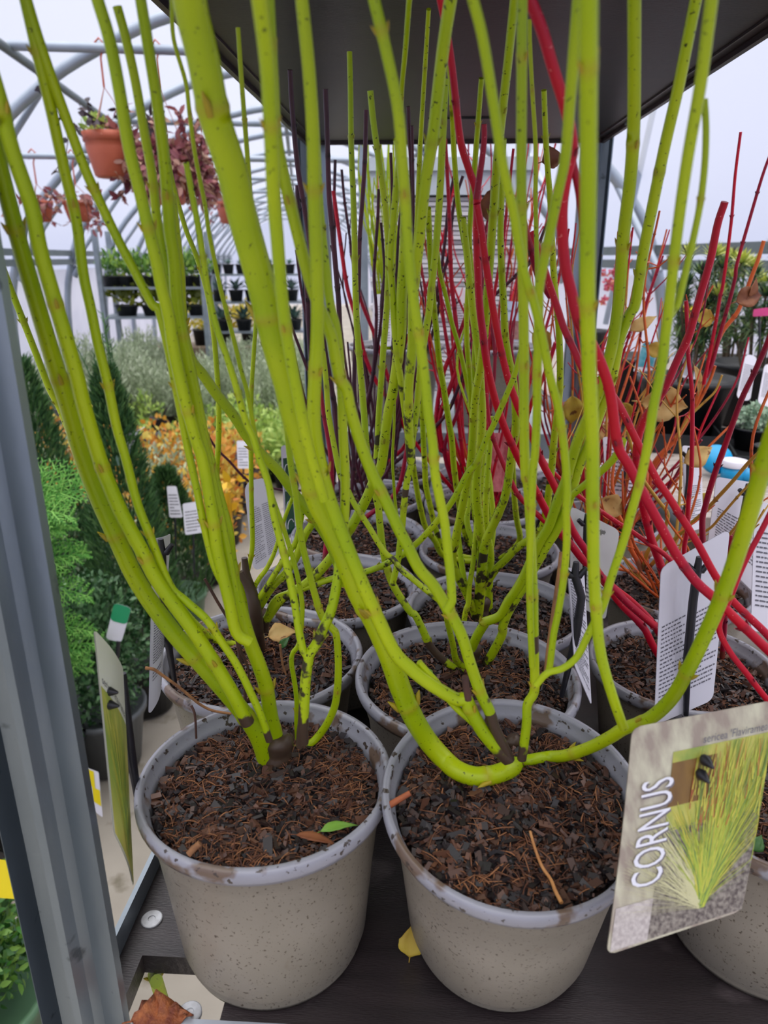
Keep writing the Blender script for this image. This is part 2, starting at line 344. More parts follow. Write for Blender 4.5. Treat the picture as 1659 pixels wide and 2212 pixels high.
# rounded end of the hand hole
cyl = [(hx1+.0, hy1)]+[(hx1-.012*math.cos(a), hy1-.012+.012*math.sin(a)) for a in [math.pi/2*k/6 for k in range(7)]][::-1]
dk = b.build('lower_deck', PLY, t)
b = MB()
for x in (SX0-.004, SX1): b.box((x, SY0, -.03), (x+.004, SY1, .022), M=deck)
b.build('side_lip', GALV, t)
b = MB(); b.box((hx1-.06, SY0-.006, -.03), (SX1+.004, SY0, .0025), M=deck); b.build('front_lip', nm('bright_lip', srgb(190, 196, 206), srgb(170, 176, 186), 20, .4, metal=.4), t)
for px, py in ((328, 1986), (410, 2188)):
    q = onz(px, py, SZ+.0004); b = MB(); b.lathe([(.0085, -.002), (.0085, .0008), (.0078, .0012), (.003, .0012), (.0026, .0004), (0.0001, .0004)], 24, q); b.sm = [False]*len(b.sm)
    b.build('rivet', nm('worn_zinc', srgb(200, 202, 206), srgb(150, 150, 152), 90, .5, metal=.4), t)
# upper shelf
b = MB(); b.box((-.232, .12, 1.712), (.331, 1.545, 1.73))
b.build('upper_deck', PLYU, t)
EDGE = nm('dark_edge_steel', srgb(62, 52, 54), srgb(50, 42, 46), 20, .4, metal=.3)
b = MB()
for lo, hi in (((-.2365, .12, 1.706), (-.23, 1.55, 1.738)), ((.329, .12, 1.706), (.3355, 1.55, 1.738)), ((-.2365, 1.543, 1.706), (.3355, 1.55, 1.738)), ((-.2365, .115, 1.706), (.3355, .122, 1.738))): b.box(lo, hi)
for x in (-.215, .314): b.box((x-.001, .125, 1.7095), (x+.001, 1.54, 1.7125))
b.build('shelf_frame', EDGE, t)
b = MB(); p0 = onz(925, 257, 1.711); p1 = onz(1062, 257, 1.711); b.box((p0[0], p0[1]-.006, 1.7095), (p1[0], p0[1]+.006, 1.7125)); b.build('dark_slot_strip', BLACKP, t)  # solid black strip, its colour imitates the shade inside a hand slot
for y in (.82, 1.1, 1.36):
    q = A(.3325, y, 1.72); b = MB(); b.box(q-A(.006, .008, .012), q+A(.004, .008, .006)); b.build('edge_clip', GALV, t)

# ------------------------------------------------------------------ pots
POTS = {}
def compost_mb(mb, c, r, M, nchip, nfib, big=1.0):
    n = 40; rr = [0, .2, .4, .6, .8, .93, 1.0]; vs = [c+M @ A(0, 0, .004)]
    for q in rr[1:]:
        for j in range(n):
            t = 2*math.pi*j/n; vs.append(c+M @ A(q*r*math.cos(t), q*r*math.sin(t), rng.normal(0, .0022)-.004*(q > .9)+.003*math.sin(3*t+q*9)))
    fs = [(0, 1+j, 1+(j+1) % n) for j in range(n)]
    for i in range(len(rr)-2):
        for j in range(n): fs.append((1+i*n+j, 1+(i+1)*n+j, 1+(i+1)*n+(j+1) % n, 1+i*n+(j+1) % n))
    mb.add(vs, fs, 0, True)
    for _ in range(nchip):
        q = r*.97*math.sqrt(random.random()); t = random.uniform(0, 6.283)
        s = random.choice((.0012, .0016, .002, .0025, .0035))*big*random.uniform(.8, 1.25)
        d = rng.normal(size=3); d[2] *= .35; d /= np.linalg.norm(d); e = np.cross(d, rng.normal(size=3)+A(0, 0, 1.5)); e /= np.linalg.norm(e); f = np.cross(d, e)
        o = c+M @ A(q*math.cos(t), q*math.sin(t), random.uniform(.001, .007))
        l, wd, th = s*random.uniform(1, 1.9), s*random.uniform(.5, .9), s*random.uniform(.2, .45)
        vs = [o+M @ (d*l*a+e*wd*bq+f*th*cq) for a, bq, cq in ((-1, -.6, -1), (.8, -1, -1), (1, .7, -1), (-.7, 1, -1), (-.8, -.6, 1), (.7, -.8, 1), (.8, .5, 1), (-.6, .8, 1))]
        mb.add(vs, [(3, 2, 1, 0), (4, 5, 6, 7), (0, 1, 5, 4), (1, 2, 6, 5), (2, 3, 7, 6), (3, 0, 4, 7)], 1)
    tufts = [(r*.9*math.sqrt(random.random()), random.uniform(0, 6.283)) for _ in range(9)]
    for _ in range(nfib):
        q = r*.95*math.sqrt(random.random()); t = random.uniform(0, 6.283)
        if random.random() < .6:
            tq, tt = random.choice(tufts); gx, gy = tq*math.cos(tt)+random.gauss(0, r*.13), tq*math.sin(tt)+random.gauss(0, r*.13); q, t = min(math.hypot(gx, gy), r*.94), math.atan2(gy, gx)
        o = A(q*math.cos(t), q*math.sin(t), random.uniform(.002, .008))
        a = random.uniform(0, 6.283); ln = random.uniform(.004, .017)*big; k = random.gauss(0, 22)
        pts = []; 
        for j in range(5):
            pts.append(c+M @ (o+A(0, 0, .0012*math.sin(j*.8)))); o = o+A(math.cos(a), math.sin(a), random.uniform(-.12, .15))*ln/4; a += k*ln/4
            if math.hypot(o[0], o[1]) > r*.96: break
        if len(pts) > 2: mb.tube(pts, random.choice((.0003, .0004, .0005))*big, 3, 2, cap=False)
def pot_parts(root, rim, r, h, M, hi, body=POTM, rimm=RIMM, chips=(0, 0), rise=.022, seg=None):
    n = seg or (72 if hi else 40); rim = np.asarray(rim, float)
    rb = r*.75
    def rad(z): return rb+(r*.93-rb)*((z+h)/h)          # outside wall, z from -h to 0
    b = MB()
    pr = [(rb*.55, -h+.006), (rb*.9, -h+.004), (rb*.965, -h), (rb*1.0, -h+.006), (rb*1.0, -h*.93), (rad(-h*.93)*1.02, -h*.90), (rad(-h*.5), -h*.5), (rad(-h*.225), -h*.225), (rad(-h*.21)*1.014, -h*.21), (rad(-h*.05), -h*.08), (r*.945, -.011)]
    b.lathe(pr, n, rim, 0, M)
    for j in range(3):                                   # moulded feet
        t = 2*math.pi*j/3+.6
        q = A(rb*.93*math.cos(t), rb*.93*math.sin(t), -h+.004); b.tube([rim+M @ (q*A(.9, .9, 1)-A(0, 0, .004)), rim+M @ (q*A(.9, .9, 1)+A(0, 0, .008))], .006, 8)
    pot = b.build('pot', body, root)
    b = MB(); k = r
    b.lathe([(k*.945, -.013), (k*.985, -.012), (k*1.0, -.008), (k*1.0, -.003), (k*.985, -.0002), (k*.95, 0), (k*.935, -.003), (k*.925, -.008), (k*.905, -.010), (k*.893, -.014), (k*.878, -rise-.012)], n, rim, 0, M)
    b.build('rim', rimm, pot)
    b = MB(); compost_mb(b, rim+M @ A(0, 0, -rise), r*.886, M, *chips); b.build('compost', [SOIL, CHIP, FIBRE], root)
def rx(a, bq=0):
    ca, sa, cb, sb = math.cos(a), math.sin(a), math.cos(bq), math.sin(bq)
    return A([1, 0, 0], [0, ca, -sa], [0, sa, ca]) @ A([cb, 0, sb], [0, 1, 0], [-sb, 0, cb])
def pot(key, rim, r, label, tilt=(0, 0), hi=False, chips=(500, 160), h=None, group=None, rise=.02, base=None, name='potted_dogwood', **kw):
    rim = np.asarray(rim, float); M = rx(*tilt)
    zb = base if base is not None else shelf_z(rim[1])
    if h is None: h = (rim[2]-zb)/math.cos(tilt[0]) + (r*.7*math.sin(abs(tilt[0])) if 0 else 0)
    foot = rim+M @ A(0, 0, -h)
    root = thing(name, label, 'plant', foot, group)
    pot_parts(root, rim, r, h, M, hi, chips=chips, rise=rise, **kw)
    POTS[key] = dict(root=root, rim=rim, r=r, M=M, cz=rim[2]-rise, rise=rise, n=0)
    return root
def pc(px, py, wpx, r): return atd(px, py, F*2*r/wpx)
pot('L1', A(-.1094, .4281, 1.1468), .092, 'lime-stemmed dogwood in the grey pot at the front left corner, beside the steel post', hi=True, chips=(5200, 3000))
pot('M1', A(.0661, .4074, 1.1559), .09, 'lime-stemmed dogwood with one thick cane curving low over its tilted grey pot, front middle', tilt=(.17, 0), hi=True, chips=(5200, 2000), h=.151)
pot('R1', A(.274, .452, 1.132), .092, 'red-stemmed dogwood in the grey pot behind the big picture tag, cut by the right edge', hi=True, chips=(3000, 900))
pot('L2', A(-.158, .632, 1.126), .102, 'lime-stemmed dogwood with a dark woody stump, second pot back on the left', hi=True, chips=(3600, 1600))
pot('M2', A(.044, .571, 1.146), .101, 'lime-stemmed dogwood in the muddy-rimmed pot second back in the middle row', hi=True, chips=(3600, 1200))
pot('R2', A(.2755, .679, 1.101), .095, 'red-stemmed dogwood whose canes rise to the left, second pot back on the right', hi=True, chips=(3200, 600))
pot('L3', A(-.1023, .8053, 1.1223), .1, 'dogwood in the third pot back on the left, one long lime cane reaching up left', chips=(2400, 700))
pot('M3', A(.0857, .7495, 1.1237), .1, 'lime dogwood with black-speckled crowded canes, third pot back in the middle', chips=(2200, 500))
pot('R3', A(.33, .865, 1.104), .094, 'orange-twigged dogwood in the third pot back on the right', chips=(2000, 300))
pot('L4', A(-.0927, 1.0, 1.116), .1, 'dark purple-stemmed dogwood, fourth pot back on the left', chips=(1300, 350))
pot('M4', A(.0975, .9576, 1.112), .1, 'lime dogwood with speckled canes, fourth pot back in the middle', chips=(1300, 300))
pot('L5', A(-.092, 1.2, 1.11), .098, 'purple-stemmed dogwood in the fifth pot back on the left', chips=(500, 150))
pot('M5', A(.105, 1.16, 1.112), .1, 'bright red dogwood in the fifth pot back in the middle', chips=(500, 120))
pot('L6', A(-.07, 1.375, 1.105), .098, 'purple-stemmed dogwood near the far end of the shelf on the left', chips=(300, 80))
pot('M6', A(.12, 1.335, 1.105), .098, 'red dogwood near the far end of the shelf in the middle', chips=(300, 80))
pot('R4', A(.30, 1.15, 1.09), .098, 'orange and yellow twigged dogwood behind the third pot on the right', chips=(400, 80))
pot('R5', A(.30, 1.36, 1.09), .098, 'orange-twigged dogwood at the far right end of the shelf', chips=(300, 60))

# ------------------------------------------------------------------ canes
def cane_mesh(pts3, rads, seed, sides=10, nodes=True, barkfoot=.0, buds=True, extra_bark=()):
    rr = random.Random(seed); pts, par = smooth(pts3, 5)
    r = np.interp(par, range(len(rads)), rads); k = len(pts)
    L_ = [0.0]
    for i in range(1, k): L_.append(L_[-1]+float(np.linalg.norm(pts[i]-pts[i-1])))
    tot = L_[-1]; along = [l/tot for l in L_]
    ring = np.zeros(k); bark = np.zeros(k)
    npos = []
    if nodes:
        s = rr.uniform(.05, .10)
        while s < tot-.015:
            npos.append(s); s += rr.uniform(.055, .11)
    # resample finely near nodes
    ss = sorted(set([round(l, 5) for l in L_]+[round(q+d, 5) for q in npos for d in (-.004, 0, .004) if 0 < q+d < tot]))
    P_ = np.array(pts); X = [np.interp(ss, L_, P_[:, i]) for i in range(3)]; R_ = np.interp(ss, L_, r)
    pts = [A(X[0][i], X[1][i], X[2][i]) for i in range(len(ss))]; ss = np.array(ss)
    ring = np.zeros(len(ss)); rad = R_.copy()
    for q in npos:
        wgt = np.clip(1-np.abs(ss-q)/.0042, 0, 1); ring = np.maximum(ring, wgt*.5); rad *= 1+.09*wgt
    bark = np.clip(1-ss/max(barkfoot, 1e-4), 0, 1)*.75 if barkfoot > 0 else np.zeros(len(ss))
    for (s0, s1) in extra_bark: bark = np.maximum(bark, ((ss/tot > s0) & (ss/tot < s1))*.8)
    b = MB(); b.tube(pts, list(rad), sides, attrs=dict(along=list(ss/tot), nodering=list(ring), bark=list(bark)))
    if buds:
        for q in npos:
            i = int(np.argmin(np.abs(ss-q))); i = min(max(i, 1), len(pts)-2); tg = pts[i+1]-pts[i-1]; tg /= np.linalg.norm(tg)
            sd = np.cross(tg, A(rr.uniform(-1, 1), rr.uniform(-1, 1), .2)); sd /= np.linalg.norm(sd)
            for sg in (-1, 1):
                o = pts[i]+sd*sg*rad[i]*.85; e = o+(tg*1.0+sd*sg*.55)*rad[i]*1.1; rb = rad[i]*.26
                b.tube([o-tg*rb, o+(e-o)*.5, e], [rb, rb*.9, rb*.15], 5, cap=False, attrs=dict(along=[.5]*3, nodering=[1]*3, bark=[0]*3))
    return b
SEED = [100]
def cane(key, col, w0, w1, s, fy1=None, fy0=None, foot=.03, sides=10, zds=None, mid=None, barks=(), name='stem'):
    """one traced cane: photo pixels along it, thickness in pixels at foot and tip, how far it stands from the camera at both ends"""
    pt = POTS[key]; px = [tuple(float(q) for q in a.split(',')) for a in s.split()]
    d = [0.0]
    for i in range(1, len(px)): d.append(d[-1]+math.hypot(px[i][0]-px[i-1][0], px[i][1]-px[i-1][1]))
    d = [q/d[-1] for q in d]
    based = False
    if fy0 is not None and foot == .03: foot = 0
    if fy0 is None:
        q = onz(px[0][0], px[0][1], pt['cz'])
        if np.linalg.norm((q-pt['rim'])[:2]) < pt['r']*.62: fy0 = q[1]; based = True
        else: fy0 = pt['rim'][1]
    if fy1 is None: fy1 = fy0
    out = []; rad = []
    for (x, y), t in zip(px, d):
        if mid: yy = np.interp(t, [0, mid[0], 1], [fy0, mid[1], fy1])
        else: yy = fy0+(fy1-fy0)*t
        p = ony(x, y, yy); p[2] = min(p[2], 1.69) if (-.24 < p[0] < .34) else p[2]
        out.append(p); rad.append(.5*(w0+(w1-w0)*t)*zd(p)/F)
    # canes lie on the compost and the rim, never inside them
    n_ = pt['M'] @ A(0, 0, 1); c_ = pt['rim']+n_*-pt['rise']
    for i in range(1, len(out)):
        p = out[i]; hgt = float((p-c_) @ n_); lat = np.linalg.norm(p-c_-n_*hgt); need = rad[i]+.0035+(0 if lat < pt['r']*.84 else pt['rise'] if lat < pt['r']*1.06 else -9)
        if hgt < need and lat < pt['r']*1.06:
            rv = ray(*px[i]); t = ((c_+n_*need-CAMP) @ n_)/(rv @ n_); q = CAMP+rv*t
            rad[i] *= zd(q)/zd(p); out[i] = q
    if based: out.insert(0, out[0]-A(0, 0, .022)+(out[0]-out[1])*.15); rad.insert(0, rad[0]*1.05)
    SEED[0] += 1
    b = cane_mesh(out, rad, SEED[0], sides, barkfoot=foot, extra_bark=barks)
    return b.build(name, SM[col], pt['root'])

# --- front left pot
cane('L1', 'g', 40, 35, '578,1655 558,1590 515,1527 440,1440 371,1362 299,1260 251,1160 209,1067 172,967 152,893 114,772 80,658 48,547 22,450 -8,330 -30,240', .36, foot=.05)
cane('L1', 'g', 30, 34, '535,1562 505,1502 462,1430 417,1362 341,1257 302,1181 263,1109 227,1025 203,952 182,880 162,798 138,716 111,626 85,533 68,447 25,321 0,219 -30,120', .35)
cane('L1', 'g', 16, 26, '582,1600 564,1546 545,1504 527,1466 506,1427 479,1387 447,1339 400,1297 366,1263 326,1163 296,1085 272,992 251,919 233,830 212,745 196,666 180,592 165,477 139,367 110,236 80,110 55,0 45,-35', .38)
cane('L1', 'g', 32, 24, '600,1645 596,1594 585,1546 575,1485 559,1435 540,1387 522,1329 506,1267 495,1199 489,1145 468,1067 452,1000 439,952 421,856 403,771 391,711 382,651 376,560 367,500 363,443 354,337 338,211 321,105 304,0 299,-35', .37, foot=.08)
cane('L1', 'g', 26, 27, '540,1387 511,1366 495,1299 479,1233 468,1180 459,1110 438,994 424,952 403,877 385,801 373,741 364,681 349,620 337,560 322,500 304,422 278,316 257,190 236,84 211,0 203,-35', .36, fy0=.425)
cane('L1', 'g', 20, 20, '506,1275 492,1200 472,1100 452,1010 428,905 405,790 385,720 367,640 363,590 350,527 338,464 329,380 312,287 291,169 270,76 253,14', .40, fy0=.43)
cane('L1', 'g', 15, 24, '500,1310 485,1270 462,1220 441,1136 426,1061 408,980 391,892 376,816 364,756 343,669 329,658 291,586 249,506 211,426 181,359 139,245 101,139 75,60 50,-25', .38, fy0=.42)
cane('L1', 's', 18, 13, '648,1612 650,1575 657,1525 660,1472 665,1425 655,1405 649,1379 644,1352 636,1299 625,1246 609,1180 592,1115 580,1045 561,991 547,944 530,907 509,832 490,771 469,711 451,636 439,560 430,500 415,420 402,350', .40, foot=.06)
cane('L1', 'g', 11, 9, '644,1615 641,1560 641,1512 636,1472 630,1435 632,1412 645,1392 651,1352 653,1313 649,1278 638,1225 625,1180 611,1137 592,1084 569,1016 553,950 536,856 521,801 509,750 493,687 478,630 466,575 451,500 443,443 422,337 409,240 401,177 375,84 371,0 368,-30', .41, foot=.02)
cane('L1', 'g', 17, 10, '632,1618 665,1610 691,1586 713,1551 726,1512 731,1445 727,1375 718,1358 697,1334 683,1294 667,1233 654,1180 645,1125 638,1064 628,1004 615,889 598,800 570,690 548,560 539,400 523,190 514,60', .46, foot=.02)
cane('L1', 's', 24, 18, '655,1605 654,1578 657,1525 660,1472 665,1432 670,1411 683,1392 697,1360 715,1320 728,1260 734,1209 742,1150 744,1113 746,1052 743,973 740,913 738,853 734,781 726,708 714,660 705,589 697,517 690,445 684,330 678,220', .40, foot=.07)
# --- front middle pot
cane('M1', 'g', 40, 74, '1117,1655 1102,1661 1065,1674 1025,1677 988,1664 959,1640 924,1600 893,1550 866,1489 850,1441 834,1398 808,1340 776,1282 744,1197 715,1134 686,1076 656,961 637,901 620,829 606,781 589,720 573,650 555,580 523,464 498,359 464,253 439,127 415,30 405,-35', .335, foot=.02, sides=14)
cane('M1', 'g', 30, 29, '1097,1640 1073,1616 1046,1584 1030,1558 1015,1531 1006,1511 985,1510 951,1491 919,1470 887,1444 850,1405 800,1300 750,1180 706,1060 684,960 678,890 681,805 685,732 686,660 685,613 683,541 680,469 678,396 676,290 668,160 652,0 648,-30', .34, foot=.04)
cane('M1', 'g', 25, 27, '1100,1642 1070,1576 1057,1536 1044,1510 1030,1475 1015,1430 999,1377 980,1337 964,1311 937,1265 905,1228 881,1180 862,1144 840,1096 806,1027 782,966 758,889 748,841 734,817 724,769 714,720 686,654 665,591 643,506 618,401 597,295 589,169 580,0 577,-30', .36, foot=.09, barks=((.05, .09),))
cane('M1', 'g', 20, 27, '966,1318 975,1300 976,1290 973,1241 966,1181 961,1133 949,1072 940,1024 935,961 925,889 919,829 908,740 892,640 882,540 876,450 870,359 859,232 833,105 808,0 800,-35', .33, fy0=.375)
cane('M1', 'g', 18, 14, '1090,1636 1065,1605 1040,1578 1010,1550 985,1528 962,1500 940,1470 926,1455 905,1430', .40, foot=.05)
cane('M1', 'g', 20, 24, '1127,1640 1137,1568 1139,1523 1153,1497 1155,1462 1153,1356 1152,1289 1149,1217 1145,1121 1140,1048 1135,1022 1132,925 1132,805 1131,680 1128,528 1126,376 1127,169 1128,0 1128,-30', .37, barks=((.195, .235),))
cane('M1', 'g', 24, 40, '1117,1648 1137,1643 1184,1635 1222,1632 1276,1614 1319,1592 1348,1574 1403,1552 1450,1509 1486,1447 1518,1382 1547,1317 1576,1245 1603,1165 1628,1080 1655,985 1690,880', .29, foot=.03, sides=12)
cane('M1', 'g', 21, 43, '1347,1572 1327,1516 1305,1444 1294,1389 1289,1335 1283,1245 1281,1100 1280,962 1275,850 1272,781 1269,600 1271,422 1271,211 1271,0 1271,-35', .245, fy0=.365, sides=12)
cane('M1', 'g', 15, 28, '1158,1480 1182,1454 1215,1444 1247,1418 1272,1368 1292,1330 1305,1302 1319,1252 1348,1165 1366,1099 1384,1034 1399,962 1413,871 1428,799 1437,727 1442,690 1448,633 1465,485 1486,338 1512,190 1529,63 1537,0 1540,-30', .32, fy0=.37)
cane('M1', 'g', 15, 14, '1440,700 1455,670 1465,654 1480,590 1495,527 1512,443 1522,360 1525,280 1522,215', .36, fy0=.345, foot=.0)
cane('M1', 'g', 14, 25, '1172,1462 1186,1447 1196,1371 1207,1317 1218,1245 1224,1172 1223,1100 1225,1052 1218,962 1204,871 1189,817 1171,727 1153,654 1133,591 1120,528 1108,452 1090,376 1076,290 1064,211 1043,84 1022,0 1014,-30', .31, fy0=.385)
cane('M1', 'g', 14, 27, '1150,1440 1146,1350 1144,1250 1147,1150 1150,1040 1157,960 1160,880 1160,829 1162,744 1164,654 1166,612 1187,506 1204,422 1221,338 1232,211 1242,84 1249,0 1251,-30', .33, fy0=.40)
cane('M1', 'g', 22, 36, '700,1080 665,960 640,840 622,740 609,640 599,517 591,420 584,253 576,127 560,0 555,-30', .29, fy0=.37, foot=0)
# --- second left pot
cane('L2', 's', 20, 26, '563,1352 575,1339 601,1302 633,1278 660,1262 686,1238 718,1201 754,1146 773,1113 792,1076 809,1035 824,1004 837,901 847,853 857,790 866,720 868,633 874,540 876,440 862,300', .46, foot=.04)
cane('L2', 's', 18, 16, '532,1350 559,1313 575,1286 593,1262 617,1238 638,1207 646,1188 660,1154 676,1127 690,1080 700,1000', .56, foot=.03)
cane('L2', 's', 13, 12, '553,1300 575,1270 598,1233 622,1196 640,1168 652,1110 660,1045 664,990', .58, fy0=.61, foot=0)
cane('L2', 's', 15, 12, '572,1362 582,1320 600,1291 640,1277 681,1262 725,1248 778,1238 821,1224 869,1199 893,1180 918,1156 949,1120 978,1081 1009,1024 1029,1000 1048,954 1067,916 1094,853 1113,805 1126,755', .50, foot=.05)
cane('L2', 'g', 13, 10, '545,1362 540,1335 530,1290 512,1235 490,1160 472,1080 468,1020 472,952 472,862 466,771 460,711 451,651 439,600 421,545 403,500 385,440 372,390 360,330', .55)
cane('L2', 'g', 11, 9, '548,1345 542,1290 530,1255 535,1233 545,1180 543,1070 542,962 543,853 547,781 556,654 560,600', .60, foot=.05)
cane('L2', 's', 11, 8, '552,1320 549,1275 560,1250 575,1230 590,1200 600,1170 615,1120 628,1085 640,1050', .58, fy0=.62, foot=.0)
cane('L2', 's', 14, 14, '520,1400 480,1385 458,1379 418,1342 381,1297 345,1250 310,1200 269,1151 239,1091 200,1020 156,944 127,878 106,838 82,775 53,700 27,634 0,562 -25,495', .50, foot=.06)
b = MB(); q0 = onz(560, 1408, POTS['L2']['cz']); q1 = ony(553, 1330, .61); q2 = ony(540, 1270, .61); q3 = ony(520, 1235, .61)
b = cane_mesh([q0-A(0, 0, .02), q0, q1, q2, q3], [.007, .007, .0062, .0056, .0044], 5, 10, barkfoot=2.0, buds=False); b.build('woody_stump', SM['s'], POTS['L2']['root'])
b = cane_mesh([ony(540, 1262, .61), ony(532, 1235, .61), ony(528, 1205, .61)], [.004, .0035, .003], 6, 8, barkfoot=2.0, buds=False, nodes=False); b.build('stub', SM['s'], POTS['L2']['root'])
# --- second middle pot
cane('M2', 's', 17, 12, '1005,1455 972,1436 951,1420 930,1396 916,1367 898,1330 887,1322 868,1295 850,1265 840,1240 828,1192 821,1137 816,1088 800,1030 791,961 787,901 782,841 777,781 772,720 769,660 767,589 766,517 763,420 759,324 757,190 755,112', .60, foot=.03, barks=((.085, .135),))
cane('M2', 's', 14, 17, '848,1262 852,1245 860,1209 864,1173 869,1137 873,1088 879,1040 889,999 891,949 901,877 906,817 913,756 923,696 926,680 931,629 941,541 948,452 953,363 958,250 962,170', .52, fy0=.57, foot=0, barks=((.22, .245),))
cane('M2', 'g', 20, 30, '1012,1440 1018,1405 1030,1375 1045,1350 1049,1343 1080,1330 1099,1298 1118,1271 1137,1235 1164,1174 1186,1136 1204,1084 1222,1040 1233,1000 1251,944 1275,890 1298,835 1319,763 1334,672 1341,600 1347,506 1360,401 1368,295 1370,169 1370,0 1370,-30', .42, foot=.05)
cane('M2', 's', 19, 26, '1046,1445 1065,1409 1084,1372 1087,1350 1099,1320 1120,1285 1137,1260 1159,1217 1181,1178 1202,1145 1226,1090 1250,1010 1275,950 1300,880 1323,811 1339,732 1360,679 1373,654 1389,549 1410,443 1436,316 1465,190 1486,84 1503,0 1508,-30', .43, foot=.02)
cane('M2', 's', 15, 12, '1005,1450 985,1425 978,1390 968,1350 962,1322 955,1290', .54, foot=.02)
cane('M2', 'g', 15, 18, '1230,1074 1262,1048 1305,1012 1334,980 1345,950', .50, fy0=.53, foot=0)
cane('M2', 's', 20, 30, '889,1000 885,960 882,877 884,817 891,744 892,654 898,578 905,527 918,401 935,295 947,190 960,84 973,0 977,-30', .42, fy0=.54, foot=0)
cane('M2', 's', 14, 17, '888,990 883,949 873,877 866,824 858,770 852,700 847,620 843,560 848,493 857,400 868,300', .48, fy0=.55, foot=0)
cane('M2', 's', 14, 14, '813,990 816,949 818,901 823,829 828,757 835,675 838,600 838,527 829,422 808,274 800,196', .55, fy0=.58, foot=0)
cane('M2', 'g', 7, 6, '857,1115 852,1064 848,992 851,925 853,850', .60, fy0=.62, foot=0)
cane('M2', 's', 13, 12, '950,1298 917,1272 893,1252 869,1233 850,1209 833,1195 816,1170 802,1146 787,1122 768,1093 754,1064 734,1022 726,985 717,937 709,889 705,829 700,781 695,744 690,690', .55, fy0=.52, foot=0)
# --- third and fourth pots
cane('L3', 'g', 22, 24, '745,1262 715,1178 681,1122 652,1088 604,1021 572,988 536,946 505,898 469,853 439,810 412,775 397,720 391,660 388,590 382,540 374,470 368,420', .45, fy0=.56)
cane('L3', 'd', 16, 8, '702,1232 705,1190 712,1130 716,1060 714,980 700,900 690,830', .80, foot=.06)
cane('M3', 's', 17, 20, '1031,1345 1009,1285 991,1250 978,1215 978,1195 983,1169 993,1121 1005,1060 1017,1000 1024,889 1029,841 1038,790 1048,700 1056,591 1064,485 1073,359 1086,232 1098,127 1111,0 1114,-20', .50, foot=.03)
cane('M3', 's', 24, 15, '1030,1345 1036,1290 1041,1225 1043,1183 1038,1157 1034,1116 1029,1072 1030,1020 1036,973 1041,901 1038,829 1034,769 1026,708 1019,650 1010,560 1000,470', .66, foot=.04)
cane('M3', 's', 20, 13, '1041,1225 1048,1174 1058,1149 1077,1108 1094,1060 1106,973 1114,920 1110,830 1098,769 1091,720 1088,654 1084,591 1081,502 1084,400 1088,300', .58, fy0=.72, foot=0)
cane('M3', 's', 12, 10, '1000,1365 1005,1325 1012,1301 1014,1265 1022,1217 1026,1169 1030,1130 1038,1072 1041,1036 1045,980', .74)
cane('M3', 's', 17, 12, '1050,1262 1072,1229 1091,1210 1120,1181 1150,1160 1172,1135 1182,1090 1193,998 1197,949 1207,865 1210,805 1207,708 1200,640 1194,553 1189,439 1184,376 1179,300 1175,195', .55, fy0=.74, foot=.02)
cane('M3', 's', 18, 12, '1056,1330 1056,1270 1060,1200 1050,1133 1050,1072 1053,1024 1058,960 1062,900', .75, foot=.05)
cane('M3', 's', 13, 10, '1055,1215 1064,1160 1065,1108 1060,1060 1053,1000 1050,930', .78, fy0=.76, foot=0)
cane('M3', 's', 14, 12, '1046,1235 1030,1190 1014,1150 1009,1121 1012,1080 1008,1040', .78, fy0=.75, foot=0)
cane('M3', 'g', 11, 9, '1160,780 1162,650 1160,560 1157,440 1157,316 1150,200 1145,100 1144,42', .50, fy0=.52, foot=0)
cane('M3', 's', 15, 10, '1014,1300 1002,1250 995,1200 990,1150 993,1100', .76, fy0=.74)
cane('M4', 's', 13, 10, '1050,1210 1010,1205 975,1195 956,1188 942,1145 937,1128 930,1096 920,1048 918,1012 913,913 911,850 906,760 903,700 897,600 905,380 909,295 918,148 926,20', .60, foot=.04)
cane('M4', 's', 14, 11, '1045,1215 1000,1212 956,1198 940,1169 920,1140 908,1096 901,1060 894,1014 889,960', .80, foot=.03)
cane('M4', 's', 13, 13, '1040,1200 1012,1175 997,1116 991,1084 981,1012 976,949 968,901 959,841 949,781 942,708 937,660 930,560 925,450', .72)
cane('M4', 's', 13, 12, '1080,1210 1105,1190 1123,1164 1116,1121 1111,1072 1108,1012 1110,960', .80)
cane('M4', 'g', 12, 12, '1030,1010 1022,930 1018,880 1014,805 1009,744 1008,684 1012,604 1008,553 1001,515 991,452 984,376 979,300 975,200 966,92', .62, fy0=.80, foot=0)
cane('M4', 'g', 11, 9, '1022,890 1012,841 1002,793 990,744 976,696 964,642 951,591 946,553 940,500', .76, fy0=.82, foot=0)
cane('M4', 'g', 12, 12, '1025,880 1024,800 1028,700 1024,640 1014,528 1018,450 1024,376 1032,274 1040,169', .66, fy0=.80, foot=0)
cane('M4', 'g', 8, 14, '880,430 867,340 867,211 876,105 884,0 887,-20', .5, fy0=.6, foot=0)
